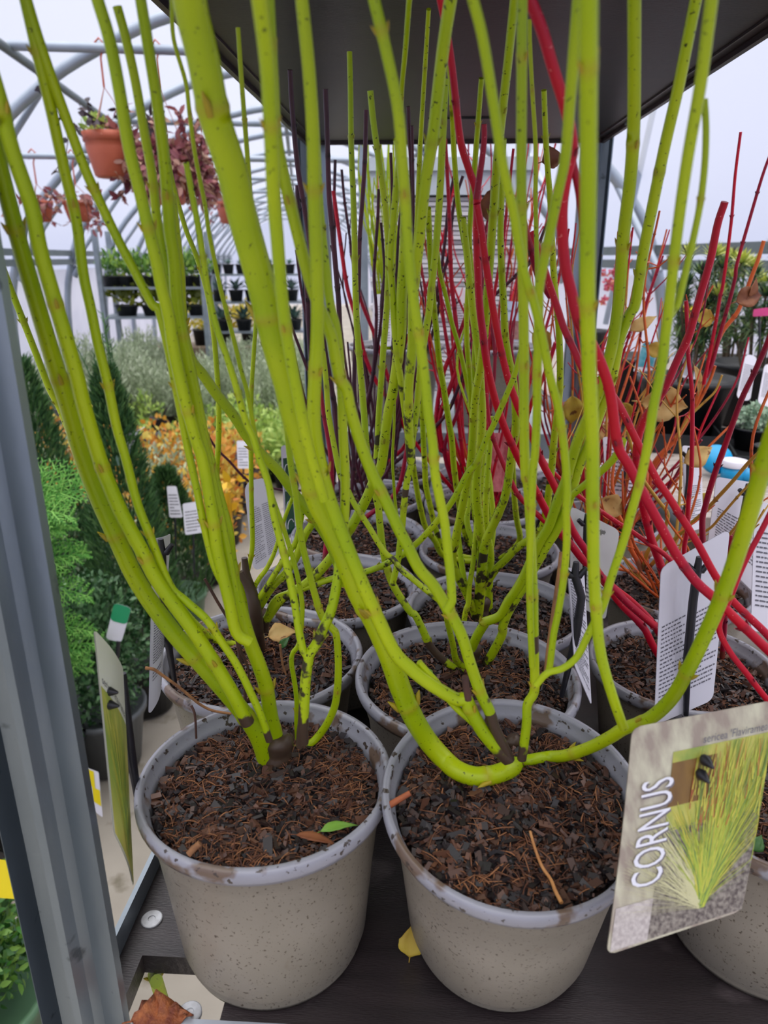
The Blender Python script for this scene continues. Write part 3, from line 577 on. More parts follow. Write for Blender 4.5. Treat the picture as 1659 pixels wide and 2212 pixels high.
# --- red dogwood canes on the right
cane('R1', 'r', 20, 27, '1700,1445 1643,1389 1590,1338 1551,1299 1511,1264 1485,1233 1458,1193 1432,1145 1403,1092 1379,1047 1358,1005 1334,960 1319,853 1300,790 1275,735 1250,692 1234,629 1222,579 1216,528 1214,452 1222,389 1235,330 1233,287 1221,232 1195,148 1170,63 1145,0 1135,-30', .38, fy0=.47)
cane('R1', 'd', 18, 16, '1233,300 1236,345 1246,390 1253,430 1258,480 1262,560', .42, fy0=.40, foot=0)
cane('R1', 'r', 17, 15, '1720,1450 1659,1373 1604,1320 1572,1285 1540,1235 1506,1172 1471,1116 1445,1074 1421,1039 1400,1000 1371,944 1339,878 1310,838 1280,815 1258,795 1240,756 1218,708 1204,665 1182,600 1168,555 1150,500', .55, fy0=.48)
cane('R1', 'r', 14, 12, '1725,1590 1652,1505 1612,1454 1576,1407 1553,1355 1572,1304 1585,1272 1598,1238 1617,1198 1643,1150 1668,1100', .46, fy0=.46)
cane('R2', 'r', 17, 16, '1470,1420 1413,1350 1366,1302 1330,1274 1298,1245 1262,1212 1233,1176 1196,1132 1157,1059 1124,998 1101,949 1087,916 1070,865 1058,817 1050,776 1043,720 1036,660 1032,578 1030,502 1029,419 1012,363 994,300 977,148 964,63 951,0 948,-25', .50)
cane('R2', 'r', 16, 16, '1480,1432 1430,1375 1413,1352 1379,1323 1352,1299 1326,1272 1299,1246 1268,1193 1246,1161 1231,1132 1200,1055 1171,998 1147,937 1123,889 1101,829 1089,785 1079,740 1065,667 1055,604 1047,553 1040,500 1030,440', .54, fy0=.66)
cane('R2', 'd', 15, 12, '1029,430 1036,380 1042,340 1046,300 1046,268', .53, fy0=.54, foot=0)
cane('R2', 'r', 17, 9, '1452,1455 1430,1425 1410,1394 1389,1354 1347,1312 1323,1283 1299,1251 1268,1219 1231,1177 1196,1143 1153,1104 1120,1070 1100,1030 1080,985 1065,945 1055,900 1050,850', .72, foot=.06)
cane('R2', 'r', 11, 8, '1505,1440 1500,1380 1485,1270 1478,1190 1485,1145 1487,1087 1493,1026 1495,960 1495,851 1487,772 1485,719 1482,650', .66)
cane('R2', 'd', 13, 12, '1540,1420 1548,1340 1530,1278 1522,1225 1517,1132 1524,1092 1543,1026 1567,960 1601,865 1630,804 1660,735 1685,670', .52)
cane('R2', 'r', 18, 16, '1485,1440 1460,1330 1429,1227 1405,1158 1384,1066 1375,980 1389,912 1432,846 1466,772 1487,729 1501,679 1516,626 1535,560 1550,485 1566,436', .60)
cane('R2', 'r', 12, 8, '1520,1290 1445,1206 1405,1177 1368,1150 1339,1132 1299,1105 1254,1074 1210,1034 1178,1000 1160,960', .74, fy0=.64, foot=0)
cane('R2', 'd', 11, 10, '1560,1420 1566,1344 1575,1180 1590,1156 1612,1100 1635,1045 1654,986 1675,940', .6)
cane('R2', 'd', 7, 7, '1555,1225 1480,1135 1460,1110 1440,1070 1410,1040', .62, fy0=.64, foot=0)

# --- orange, ochre and distant red canes
cane('R3', 'o', 11, 6, '1385,1232 1376,1210 1363,1185 1358,1145 1339,1119 1330,1085 1322,1040 1330,980', .90, foot=.05)
cane('R3', 'y', 9, 7, '1390,1228 1400,1190 1430,1150 1440,1129 1442,1108 1424,1084 1405,1058 1389,1034 1372,990 1355,930', .80, foot=.02)
cane('R3', 'y', 9, 8, '1400,1228 1430,1195 1458,1164 1495,1129 1519,1108 1551,1074 1585,1037 1622,994 1662,960', .72)
cane('R3', 'y', 6, 5, '1500,1160 1535,1140 1559,1113 1598,1068 1643,1021 1668,995', .72, fy0=.8, foot=0)
cane('R3', 'o', 8, 5, '1375,1235 1340,1230 1310,1222 1295,1215', .86, foot=.02)
cane('R4', 'o', 12, 8, '1395,1120 1405,1030 1418,994 1463,944 1493,891 1519,825 1538,772 1559,719 1590,679 1604,650 1625,594 1638,560 1650,520', 1.1)
cane('R4', 'r', 8, 6, '1520,830 1532,772 1546,698 1556,639 1562,612 1579,485 1588,380 1600,285', 1.05, fy0=1.12, foot=0)
cane('R4', 'd', 9, 6, '1525,815 1538,785 1556,719 1575,653 1588,600 1592,570 1622,464 1647,380 1665,330', 1.05, fy0=1.12, foot=0)
cane('R4', 'o', 9, 6, '1385,1122 1400,1040 1430,985 1470,930 1500,885 1530,830 1545,790', 1.12)
cane('R4', 'y', 6, 4, '1460,945 1490,900 1520,870 1545,845 1560,810', 1.1, fy0=1.12, foot=0)
cane('R4', 'd', 7, 5, '1560,990 1590,900 1597,880', 1.1, foot=0)

# --- dark purple canes
cane('L4', 'k', 12, 11, '735,1118 700,1060 691,973 685,901 675,800 668,720 664,640 656,565 645,500 643,400', .95, foot=.02)
cane('L4', 'p', 9, 9, '728,1115 705,1050 685,950 661,877 637,781 620,690 606,517 596,360', .90)
cane('L4', 'k', 12, 11, '742,1118 735,1020 724,889 714,829 702,757 690,660 675,560 660,464 643,359 631,232 626,133', .88)
cane('L4', 'k', 12, 11, '740,1116 744,1000 740,880 735,760 732,660 726,589 719,506 711,422 707,295 703,192', .90)
cane('L4', 'k', 9, 10, '752,1116 763,1022 763,949 767,877 765,829 767,757 772,660 775,613 777,517 782,445 788,348 791,237', .92)
cane('L4', 'p', 13, 8, '720,1122 716,1080 722,1010 735,960 750,900 755,850', .98)
cane('L4', 'p', 8, 6, '770,1120 790,1090 812,1052 838,1015 852,970', .98)
cane('L4', 'd', 11, 8, '780,1125 800,1110 835,1085 856,1062 868,1030 880,960 888,900', .98)
cane('L4', 'k', 7, 6, '665,800 649,757 625,691 612,640', .93, fy0=.96, foot=0)
cane('L5', 'k', 8, 7, '760,1045 775,960 791,877 806,805 813,686 808,601 811,541 816,469 818,409', 1.08)
cane('L5', 'k', 8, 7, '780,1045 815,960 840,860 850,720 852,662 857,589 861,505 868,440', 1.1)
cane('L5', 'k', 9, 9, '790,1045 835,960 862,860 872,760 880,640 884,520 888,380 884,295 882,230', 1.05)
cane('L5', 'k', 7, 7, '795,1042 850,930 880,800 892,640 893,460 890,272', 1.05)
cane('L5', 'k', 7, 7, '775,1042 800,940 825,800 838,640 845,500 847,420 844,330', 1.08)
cane('L5', 'k', 7, 6, '770,1042 792,900 820,720 830,600 828,541 823,481', 1.1)
cane('L5', 'p', 9, 7, '800,1044 840,1010 900,960 960,900 985,850 1005,790 1015,740', 1.1)
cane('L5', 'k', 7, 6, '740,1045 715,940 690,840 664,700 650,620 640,540', 1.1)
cane('L5', 'p', 6, 5, '725,1045 660,960 602,847 584,780 564,738', 1.1)
cane('L5', 'p', 6, 5, '722,1050 640,1060 575,1052 534,1037 496,997 466,967 445,931 427,886', 1.05)
cane('L6', 'k', 8, 7, '830,1005 880,860 925,720 956,560 969,440 981,380', 1.3)
cane('L6', 'k', 8, 7, '835,1005 900,820 940,700 956,600 969,553 974,502 981,439 1000,380', 1.3)
cane('L6', 'r', 9, 9, '830,1005 880,940 800,800 770,690 750,620 735,520 720,412', 1.3)
cane('L6', 'r', 9, 8, '840,1005 860,900 830,790 808,720 780,650 770,600', 1.35)
cane('L6', 'k', 7, 6, '826,1004 800,850 775,700 762,560 745,440 738,366', 1.3)
cane('L6', 'k', 7, 7, '822,1004 760,860 730,640 722,470 724,345', 1.3)
cane('M5', 'r', 12, 8, '1005,1100 985,1030 955,960 950,900 975,830 990,780 985,700 975,600 970,450 962,300', 1.08)
cane('M5', 'r', 11, 8, '1012,1100 985,1000 945,960 944,880 960,800 985,740 1010,670 1025,600', 1.12)
cane('M5', 'd', 9, 7, '1000,1100 960,980 985,900 1000,840 1003,760 1012,690', 1.12)
cane('M5', 'r', 10, 7, '1015,1100 1000,990 985,860 967,750 958,690 948,600', 1.12)
cane('M5', 'r', 12, 9, '1030,1100 1060,1040 1100,1000 1122,960 1145,880 1180,800 1200,740', 1.1)
cane('M5', 'r', 11, 8, '1035,1104 1075,1090 1062,1030 1050,960 1045,880', 1.12)
cane('M5', 'r', 9, 7, '1008,1096 930,1000 900,960 880,930', 1.15)
cane('M5', 'k', 9, 7, '1110,600 1150,560 1175,500 1190,470', 1.15, fy0=1.15, foot=0)
cane('M6', 'k', 8, 7, '1065,640 1110,600 1150,560 1170,530', 1.3, fy0=1.35, foot=0)
cane('M5', 'd', 20, 16, '1115,430 1135,500 1150,545 1165,600 1190,640', 1.0, fy0=.95, foot=0)

for key, px, py, r, hh in (('L1', 598, 1652, .015, .030), ('L1', 575, 1640, .009, .022), ('L1', 645, 1608, .008, .022), ('M1', 1115, 1662, .010, .018), ('M1', 1100, 1640, .008, .024), ('M2', 1012, 1440, .013, .028), ('M2', 1046, 1442, .007, .012), ('L2', 560, 1362, .012, .03), ('M3', 1036, 1335, .013, .03), ('R2', 1478, 1428, .012, .02), ('R3', 1388, 1228, .011, .03), ('L4', 738, 1116, .014, .03)):
    q = onz(px, py, POTS[key]['cz']); b = cane_mesh([q-A(0, 0, .02), q, q+A(.001, .001, hh*.4), q+A(.002, .001, hh*.7), q+A(.001, .002, hh*.85)], [r*.95, r*.9, r*.72, r*.8, r*.5], px, 12, barkfoot=9, buds=False, nodes=False)
    b.build('woody_crown', SM['s' if key[0] in 'LM' else 'o'], POTS[key]['root'])
def auto_canes(key, n, cols, hmin, hmax, spread, r0, seed, sides=6, twig=0.0):
    """young canes that arch out of a pot, too tangled in the photo to follow one by one"""
    rr = random.Random(seed); pt = POTS[key]; c = pt['rim']+pt['M'] @ A(0, 0, -pt['rise'])
    for i in range(n):
        a = rr.uniform(0, 6.283); h = rr.uniform(hmin, hmax); s = spread*rr.uniform(.3, 1); q = c+A(math.cos(a), math.sin(a), 0)*rr.uniform(.005, .022)
        top = q+A(math.cos(a)*s, math.sin(a)*s, h); out = A(math.cos(a), math.sin(a), 0)
        pts = [q-A(0, 0, .02), q+out*.006, q+out*s*.30+A(0, 0, h*.18), q+out*s*.62+A(rr.uniform(-.02, .02), rr.uniform(-.02, .02), h*.5), q+out*s*.85+A(rr.uniform(-.02, .02), rr.uniform(-.02, .02), h*.78), top]
        if -.24 < top[0] < .34 and top[1] < 1.56: pts[-1][2] = min(top[2], 1.695); pts[-2][2] = min(pts[-2][2], 1.62)
        r = r0*rr.uniform(.75, 1.25)
        b = cane_mesh(pts, [r, r, r*.9, r*.75, r*.62, r*.5], rr.random(), sides, barkfoot=.02)
        if rr.random() < twig:
            for k in range(rr.randint(2, 5)):
                t = rr.uniform(.25, .9); j = t*(len(pts)-1); i0 = int(j); o = pts[i0]*(1-j+i0)+pts[min(i0+1, 5)]*(j-i0)
                e = o+A(rr.uniform(-1, 1), rr.uniform(-1, 1), rr.uniform(.2, 1.2))*rr.uniform(.02, .06)
                b.tube([o, (o+e)/2+A(0, 0, -.004), e], [r*.45, r*.4, r*.3], 5, attrs=dict(along=[.5]*3, nodering=[0]*3, bark=[0]*3))
        b.build('stem', SM[cols[i % len(cols)]], pt['root'])
auto_canes('R3', 16, 'oyo', .12, .34, .16, .0022, 31, twig=.9)
auto_canes('R4', 26, 'oyord', .18, .5, .18, .0024, 32, twig=.8)
auto_canes('R5', 22, 'orod', .2, .52, .15, .0024, 33, twig=.8)
auto_canes('M5', 7, 'rd', .3, .55, .13, .0034, 34)
auto_canes('M6', 14, 'rrdo', .2, .58, .16, .003, 35, twig=.4)
auto_canes('L6', 6, 'kp', .3, .55, .12, .003, 36)
auto_canes('M4', 3, 's', .2, .4, .05, .0035, 37)
auto_canes('L5', 4, 'p', .2, .4, .12, .003, 38)


# ------------------------------------------------------------------ plant labels
def text_pts(body, rot=0):
    cu = bpy.data.curves.new('t', 'FONT'); cu.body = body; cu.resolution_u = 3; o = bpy.data.objects.new('t', cu); COL.objects.link(o)
    dg = bpy.context.evaluated_depsgraph_get(); e = o.evaluated_get(dg); me = e.to_mesh()
    v = np.array([q.co[:2] for q in me.vertices]); f = [tuple(q.vertices) for q in me.polygons]; e.to_mesh_clear()
    bpy.data.objects.remove(o); bpy.data.curves.remove(cu)
    v = v-v.min(0); v = v/v.max(0)
    if rot: v = np.stack([1-v[:, 1], v[:, 0]], 1)
    return v, f
class Card:
    """a stiff printed tag: four photo corners (TL, TR, BR, BL) with distances; P(u, v) gives a point of its face"""
    def __init__(s, c, bow=0.0, bowv=0.0):
        s.q = [atd(*k) for k in c]; s.bow = bow; s.bowv = bowv
        e1 = s.q[1]-s.q[0]; e2 = s.q[3]-s.q[0]; n = np.cross(e2, e1); n /= np.linalg.norm(n)
        if n @ (CAMP-s.q[0]) < 0: n = -n
        s.n = n; s.w = np.linalg.norm(s.q[2]-s.q[3]); s.h = np.linalg.norm(e2)
    def P(s, u, v, off=0.0):
        p = (s.q[3]*(1-u)+s.q[2]*u)*(1-v)+(s.q[0]*(1-u)+s.q[1]*u)*v
        return p+s.n*(off+s.bow*math.sin(math.pi*u)+s.bowv*math.sin(math.pi*v))
    def grid(s, b, u0, v0, u1, v1, off, mi=0, nu=10, nv=14, rad=0.0, th=0):
        rows = [v0+(v1-v0)*i/nv for i in range(nv+1)]; r = rad/max(s.h, 1e-4)
        if r: rows = sorted(set(rows+[v0+r*k/5 for k in range(6)]+[v1-r*k/5 for k in range(6)]))
        vs = []
        for v in rows:
            d = min(v-v0, v1-v); ins = (r-math.sqrt(max(r*r-(r-d)**2, 0)))*s.h/s.w if d < r else 0
            vs += [s.P(u0+ins+(u1-u0-2*ins)*j/nu, v, off) for j in range(nu+1)]
        k = nu+1; fs = [(i*k+j, i*k+j+1, (i+1)*k+j+1, (i+1)*k+j) for i in range(len(rows)-1) for j in range(nu)]
        b.add(vs, fs, mi, True)
        if th: b.add([q-s.n*th for q in vs], [tuple(reversed(f)) for f in fs], mi, True)
    def text(s, b, body, u0, v0, u1, v1, off=.0006, mi=0, rot=0):
        v, f = text_pts(body, rot)
        b.add([s.P(u0+(u1-u0)*a, v0+(v1-v0)*c, off) for a, c in v], f, mi)
    def lines(s, b, rows, u0, v0, u1, v1, seed=1, mi=0, off=.0005, th=.34):
        rr = random.Random(seed); dv = (v1-v0)/rows
        for i in range(rows):
            u = u0; vb = v0+dv*i; end = u1 if rr.random() > .3 else u0+(u1-u0)*rr.uniform(.4, .9)
            while u < end-.02:
                l = min(rr.uniform(.03, .12)*(u1-u0)/.8, end-u)
                b.add([s.P(u, vb, off), s.P(u+l, vb, off), s.P(u+l, vb+dv*th, off), s.P(u, vb+dv*th, off)], [(0, 1, 2, 3)], mi); u += l+.018
STAKE = nm('black_stake_plastic', srgb(34, 33, 40), srgb(28, 28, 34), 30, .4)
def stake(root, p, r=.0028, pins=None, name='stake'):
    b = MB(); pts = [np.asarray(q) for q in p]; b.tube(pts, [r]*(len(pts)-1)+[r*.6], 8); st = b.build(name, STAKE, root)
    for q in pins or []:
        a, d = q; b = MB(); b.tube([a, a+d*.5, a+d], [.0026, .0034, .0012], 8); b.build('pin', STAKE, st)
    return st
def plant_label(label, corners, bow=0, bowv=0, rad=.006, group=None, lines=None, stake_px=None, mat=None, pins=False, sr=.0028, back=.002, clip=None):
    c = Card(corners, bow, bowv); base = atd(*stake_px[-1]) if stake_px else c.P(.5, 0)
    root = thing('plant_label', label, 'label', base, group)
    b = MB(); c.grid(b, 0, 0, 1, 1, 0, rad=rad, th=.0007); b.build('card', mat or CARDW, root)
    if lines:
        b = MB()
        for (rows, u0, v0, u1, v1, sd) in lines: c.lines(b, rows, u0, v0, u1, v1, sd)
        b.build('printed_text', INK, root)
    if stake_px:
        pts = [atd(*q) for q in stake_px]; st = stake(root, pts, sr)
        if clip is not None:
            o = pts[0]; b = MB(); b.tube([o-RT*.009+A(0, 0, .005), o-RT*.004, o+RT*.004, o+RT*.009+A(0, 0, .007)], [.0025, .003, .003, .002], 8); b.tube([o, o+A(0, 0, .012)], [.0035, .0025], 8); b.build('clip', STAKE, st)
    return root, c
# the big picture tag at lower right
root, c = plant_label('big picture tag reading CORNUS, clipped on a stake at the lower right', [(1366, 1572, .400), (1674, 1512, .415), (1602, 1968, .405), (1310, 2064, .385)], bowv=.002, rad=.005,
    mat=nm('pale_card_print', srgb(198, 194, 170), srgb(152, 138, 126), 110, .38, stretch=(1, 1, .12), detail=6, spots=((srgb(172, 160, 150), 12, .5, .1),)), stake_px=[(1512, 1650, .425), (1450, 1720, .455), (1390, 1795, .50)], sr=.003)
b = MB(); c.grid(b, .285, .012, .995, .50, .0003); c.grid(b, .02, .012, .285, .20, .0003, 1)
b.build('printed_ground', [nm('print_soil', srgb(84, 74, 72), srgb(150, 142, 132), 420, .4, detail=6), nm('print_soil_pale', srgb(170, 160, 158), srgb(200, 192, 188), 420, .4, detail=6)], root)
b = MB(); c.grid(b, .30, .49, .995, .85, .0003); c.grid(b, .30, .60, .62, .80, .0004, 1)
b.build('printed_backdrop', [nm('print_green', srgb(134, 154, 70), srgb(196, 186, 92), 90, .4, stretch=(1, 1, .12), detail=6), nm('print_brown', srgb(128, 96, 44), srgb(104, 74, 40), 80, .4, stretch=(1, 1, .2), detail=6)], root)
b = MB(); rr = random.Random(5)
def ribbon(u0, v0, u1, v1, wd, mi, bend, off):
    k = 8; L_ = []
    for i in range(k+1):
        t = i/k; u = u0+(u1-u0)*t+bend*math.sin(math.pi*t)*.5; v = v0+(v1-v0)*t
        L_.append((min(max(u, .015), .99), min(max(v, .015), .845), wd*(1-.65*t)))
    vs = [c.P(u-h, v, off) for u, v, h in L_]+[c.P(u+h, v, off) for u, v, h in L_]
    b.add(vs, [(i, i+1, k+2+i, k+1+i) for i in range(k)], mi)
for i in range(420):
    a = rr.gauss(0, .42); ln = rr.uniform(.35, .85) if abs(a) < .6 else rr.uniform(.2, .6)
    u1 = .655+math.sin(a)*ln*1.25; v1 = .10+math.cos(a)*ln*.92
    if u1 < .05: u1 = rr.uniform(.05, .3); v1 = min(v1, .4)
    low = u1 < .30; mi = 2 if low else rr.choice((0, 0, 1, 1, 3))
    if u1 < .62 and v1 > .55: v1 = rr.uniform(.35, .62)
    ribbon(.655+rr.uniform(-.025, .025), .085+rr.uniform(0, .03), u1, v1, rr.uniform(.0022, .0055), mi, rr.uniform(-.05, .05)-math.sin(a)*.12, .0005+i*1e-6)
for i in range(90):
    a = rr.uniform(-1.5, -.7); ln = rr.uniform(.5, .8); ribbon(.64, .085+rr.uniform(0, .04), max(.03, .64+math.sin(a)*ln), .1+math.cos(a)*ln*.8, rr.uniform(.0012, .003), 2, rr.uniform(-.04, .04), .00085+i*1e-6)
for i in range(150):
    u = rr.uniform(.45, .99); v = rr.uniform(.45, .72); ribbon(u, v, u+rr.uniform(-.02, .05), v+rr.uniform(.08, .2), rr.uniform(.002, .005), rr.choice((0, 1, 1, 3, 4)), 0, .00095+i*1e-6)
b.build('printed_stems', [nm('print_lime', srgb(166, 182, 66)), nm('print_yellow', srgb(198, 192, 78)), nm('print_pale', srgb(204, 200, 156)), nm('print_mid_green', srgb(112, 140, 66)), nm('print_red', srgb(166, 92, 52))], root)
b = MB(); c.text(b, 'CORNUS', .108, .265, .325, .735, .0012, 1, rot=1); c.text(b, 'CORNUS', .095, .27, .315, .745, .0014, 0, rot=1)
b.build('printed_name', [nm('print_white', srgb(226, 226, 236)), nm('print_shadow', srgb(112, 104, 110))], root)
b = MB(); c.text(b, "sericea 'Flaviramea'", .50, .865, .97, .905, .0014); b.build('printed_text', INK, root)
st = [o for o in root.children if o.name.startswith('stake')][0]
for px, py in ((1519, 1637), (1510, 1668)):
    q = atd(px, py, .402); b = MB(); b.tube([q, q+c.n*.003-A(0, 0, .001), q+c.n*.009-A(0, 0, .0045)+RT*.001], [.0024, .0034, .0006], 10); b.build('pin', STAKE, st)
# tag seen almost edge-on beside the steel post
root, c = plant_label('narrow picture tag turned edge-on at the left rim of the front left pot', [(204, 1360, .445), (266, 1443, .485), (289, 1917, .50), (247, 1800, .47)], bow=.002, rad=.003,
    mat=nm('print_white_green', srgb(214, 214, 204), srgb(206, 208, 190), 10, .4), stake_px=[(262, 1455, .498), (285, 1640, .51), (308, 1790, .545)], sr=.0035)
b = MB(); c.grid(b, .02, .01, .98, .74, .0003); b.build('printed_backdrop', MATS['print_green'], root)
b = MB(); rr = random.Random(6)
for i in range(120):
    u = rr.uniform(.05, .95); ribbon(.6+rr.uniform(-.1, .1), .05, u, rr.uniform(.3, .73), rr.uniform(.004, .012), rr.choice((0, 1, 3, 3)), 0, .0005+i*1e-6)
b.build('printed_stems', [MATS['print_lime'], MATS['print_yellow'], MATS['print_pale'], MATS['print_mid_green']], root)
b = MB(); c.text(b, "sericea 'Flaviramea'", .06, .76, .94, .80, .0006); b.build('printed_text', INK, root)
st = [o for o in root.children if o.name.startswith('stake')][0]
for px, py in ((222, 1493), (224, 1522)):
    q = atd(px, py, .462); b = MB(); b.tube([q, q+c.n*.003, q+c.n*.010-A(0, 0, .001)], [.0024, .0038, .0008], 10); b.build('pin', STAKE, st)
# white care labels
plant_label('tall white care label on a black stake, left of the second left pot', [(331, 1164, .60), (369, 1152, .625), (349, 1478, .635), (322, 1545, .61)], bow=.003, rad=.004, lines=[(22, .1, .28, .9, .62, 3), (3, .1, .18, .6, .24, 4)], stake_px=[(350, 1193, .60), (352, 1300, .615), (362, 1380, .635), (378, 1478, .665)], sr=.0036, clip=1)
plant_label('big plain white label on a black stake in front of the second right pot', [(1428, 1226, .60), (1577, 1142, .615), (1540, 1512, .635), (1413, 1568, .62)], rad=.006, lines=[(20, .05, .12, .42, .64, 7), (18, .58, .14, .96, .62, 8)], stake_px=[(1506, 1232, .592), (1497, 1300, .598), (1485, 1420, .612), (1482, 1545, .625)], sr=.0038, clip=1)
plant_label('white label turned edge-on at the right of the second middle pot', [(1226, 1225, .60), (1262, 1235, .62), (1278, 1524, .63), (1242, 1440, .61)], rad=.003, lines=[(30, .1, .08, .9, .9, 9)], stake_px=[(1242, 1243, .595), (1256, 1290, .60), (1245, 1370, .61), (1213, 1505, .63)], sr=.0036, clip=1)
plant_label('grubby white label leaning behind the speckled canes, right of the third middle pot', [(1232, 1092, .80), (1339, 1146, .82), (1308, 1340, .83), (1232, 1300, .81)], rad=.006, lines=[(7, .1, .1, .9, .4, 10)], stake_px=[(1266, 1132, .795), (1264, 1190, .80), (1262, 1290, .82)], sr=.003, clip=1, mat=nm('grubby_card', srgb(206, 208, 206), srgb(190, 192, 190), 20, .5, spots=((srgb(110, 110, 104), 90, .68, .04),)))
plant_label('rounded white care label standing left of the third left pot', [(527, 1040, .93), (584, 1030, .95), (611, 1195, .97), (548, 1242, .95)], rad=.016, lines=[(26, .1, .1, .46, .72, 11), (26, .54, .1, .92, .72, 12)])
root, c = plant_label('slim dark green label with a white edge, left of the far left pots', [(607, 962, 1.10), (626, 962, 1.12), (641, 1152, 1.10), (617, 1168, 1.08)], rad=.008)
b = MB(); c.grid(b, .12, .04, .88, .86, .0004); b.build('printed_backdrop', nm('print_dark_green', srgb(24, 84, 56), srgb(20, 70, 48), 30, .4), root)
b = MB()
for k in range(4): b.tube([c.P(.5+.28*math.cos(t), .12+.2*k+.07*math.sin(t), .0007) for t in [math.pi*(.1+.14*j) for j in range(8)]], .0006, 4)
b.build('printed_emblem', MATS['print_white'], root)
plant_label('wide white label behind the big plain one, right of the third right pot', [(1548, 1030, .86), (1650, 1046, .88), (1640, 1292, .90), (1528, 1180, .88)], rad=.006, lines=[(12, .1, .2, .9, .62, 14), (1, .5, .86, .8, .9, 15)], stake_px=[(1612, 1066, .855), (1604, 1110, .86), (1585, 1240, .88)], sr=.003, clip=1)
plant_label('white label cut by the right edge, behind the front red canes', [(1630, 1082, .78), (1740, 1100, .80), (1740, 1380, .82), (1622, 1362, .80)], rad=.006, lines=[(16, .06, .2, .9, .8, 16)])
plant_label('slim white label with a tan leaf stuck on it, among the orange twigs', [(1474, 962, 1.04), (1515, 966, 1.05), (1519, 1140, 1.05), (1480, 1152, 1.04)], rad=.004, lines=[(18, .1, .1, .9, .55, 17)], stake_px=[(1487, 985, 1.03), (1486, 1040, 1.035), (1475, 1130, 1.04)], sr=.003, clip=1)
plant_label('white printed label behind the crossing red canes, in the orange-twigged pot', [(1302, 942, 1.16), (1408, 962, 1.18), (1400, 1078, 1.18), (1310, 1070, 1.16)], rad=.006, lines=[(12, .06, .1, .94, .92, 18)], stake_px=[(1352, 985, 1.155), (1350, 1085, 1.16)], sr=.004)
root, c = plant_label('pinkish picture label of red canes, standing in the middle of the shelf', [(1062, 935, 1.16), (1108, 935, 1.17), (1112, 1062, 1.18), (1048, 1062, 1.17)], rad=.004, mat=nm('print_pink', srgb(214, 120, 124), srgb(178, 70, 76), 160, .4, stretch=(1, 1, .3)))
plant_label('white label standing in the far lime dogwood pot', [(806, 636, 1.80), (850, 634, 1.82), (846, 748, 1.82), (804, 748, 1.80)], rad=.005, lines=[(14, .1, .1, .9, .8, 19)])
plant_label('white label on a black clip behind the thick red canes', [(979, 628, 1.84), (1040, 628, 1.86), (1040, 720, 1.86), (979, 720, 1.84)], rad=.005, lines=[(10, .1, .1, .9, .7, 20)], stake_px=[(984, 655, 1.83), (985, 735, 1.84)], sr=.003, clip=1)
root, c = plant_label("label with a blue sky picture and the words 'Winter Beauty', behind the middle canes", [(1078, 650, 1.56), (1134, 652, 1.58), (1136, 736, 1.58), (1076, 734, 1.56)], rad=.005, mat=nm('print_sky', srgb(196, 210, 232), srgb(180, 200, 226), 30, .4))
b = MB(); c.grid(b, .02, .02, .98, .5, .0004); b.build('printed_picture', nm('print_rust', srgb(170, 120, 110), srgb(130, 84, 78), 120, .4), root)
b = MB(); c.text(b, "er 'Winter Beauty'", .06, .70, .94, .80, .0008); b.build('printed_text', INK, root)

# ------------------------------------------------------------------ fallen leaves, twigs and roots
def leaf_thing(label, px, py, z, d, nrm, ln, wd, mat, name='fallen_leaf', y=None, curl=.25, crumple=.03):
    p = onz(px, py, z) if y is None else ony(px, py, y)
    b = MB(); b.bigleaf(p, np.asarray(d, float), np.asarray(nrm, float), ln, wd, curl=curl, seed=len(label), crumple=crumple); o = b.build(name, mat, origin=p)
    sol = o.modifiers.new('thickness', 'SOLIDIFY'); sol.thickness = .0005
    return tag(o, label, 'leaf')
leaf_thing('yellow leaf fallen on the dark shelf between the two front pots', 885, 2068, SZ+.003, (.15, .6, 1.0), (0, -1, .4), .024, .020, LEAFY, curl=.1)
leaf_thing('tan leaf lying on the compost of the second left pot', 580, 1375, 1.122, (1, .25, .25), (0, -.5, .8), .030, .026, LEAFT)
leaf_thing('thin curved green leaf lying at the right of the front left pot', 692, 1796, 1.139, (1, .35, .35), (0, -.2, 1), .024, .007, LEAFG, curl=.5)
leaf_thing('rusty brown leaf under the green one in the front left pot', 640, 1803, 1.139, (1, -.05, .02), (0, 0, 1), .028, .008, LEAFB)
leaf_thing('curled brown leaf at the near left corner of the shelf', 285, 2206, SZ+.004, (1, .1, .25), (0, -.3, 1), .040, .030, nm('rusty_leaf', srgb(176, 104, 58), srgb(124, 62, 42), 120, .6, trans=.1, bump=.6), curl=.3, crumple=.22)
leaf_thing('pale green seedling leaf in the second middle pot', 930, 1462, 1.136, (-.3, .3, .4), (0, -.6, .8), .010, .009, LEAFG)
leaf_thing('dark green leaf in the second left pot', 606, 1400, 1.128, (.5, .3, .8), (-.5, -.7, .2), .014, .010, nm('dark_green_leaf', srgb(60, 110, 40), srgb(50, 96, 36), 40, .4, trans=.15))
leaf_thing('small olive leaf on the compost near the picture tag', 1248, 1868, 1.118, (.3, .2, .9), (0, -1, .3), .009, .006, nm('olive_leaf', srgb(150, 140, 70), srgb(130, 120, 60), 40, .5, trans=.15))
leaf_thing('green leaf in the pot behind the picture tag', 1625, 1838, 1.124, (.4, .2, .6), (-.4, -.8, .3), .012, .010, MATS['dark_green_leaf'])
def twig(label, s, y0, y1, r0, r1, mat, name='dry_twig', cat='twig'):
    px = [tuple(float(q) for q in a.split(',')) for a in s.split()]; n = len(px)
    pts = [ony(x, y, y0+(y1-y0)*i/(n-1)) for i, (x, y) in enumerate(px)]; sp, par = smooth(pts, 5)
    b = MB(); b.tube(sp, list(np.linspace(r0, r1, len(sp))), 7); return tag(b.build(name, mat, origin=pts[-1]), label, cat)
TWIG = nm('dry_twig_bark', srgb(160, 112, 70), srgb(124, 84, 54), 90, .8, .3, 200)
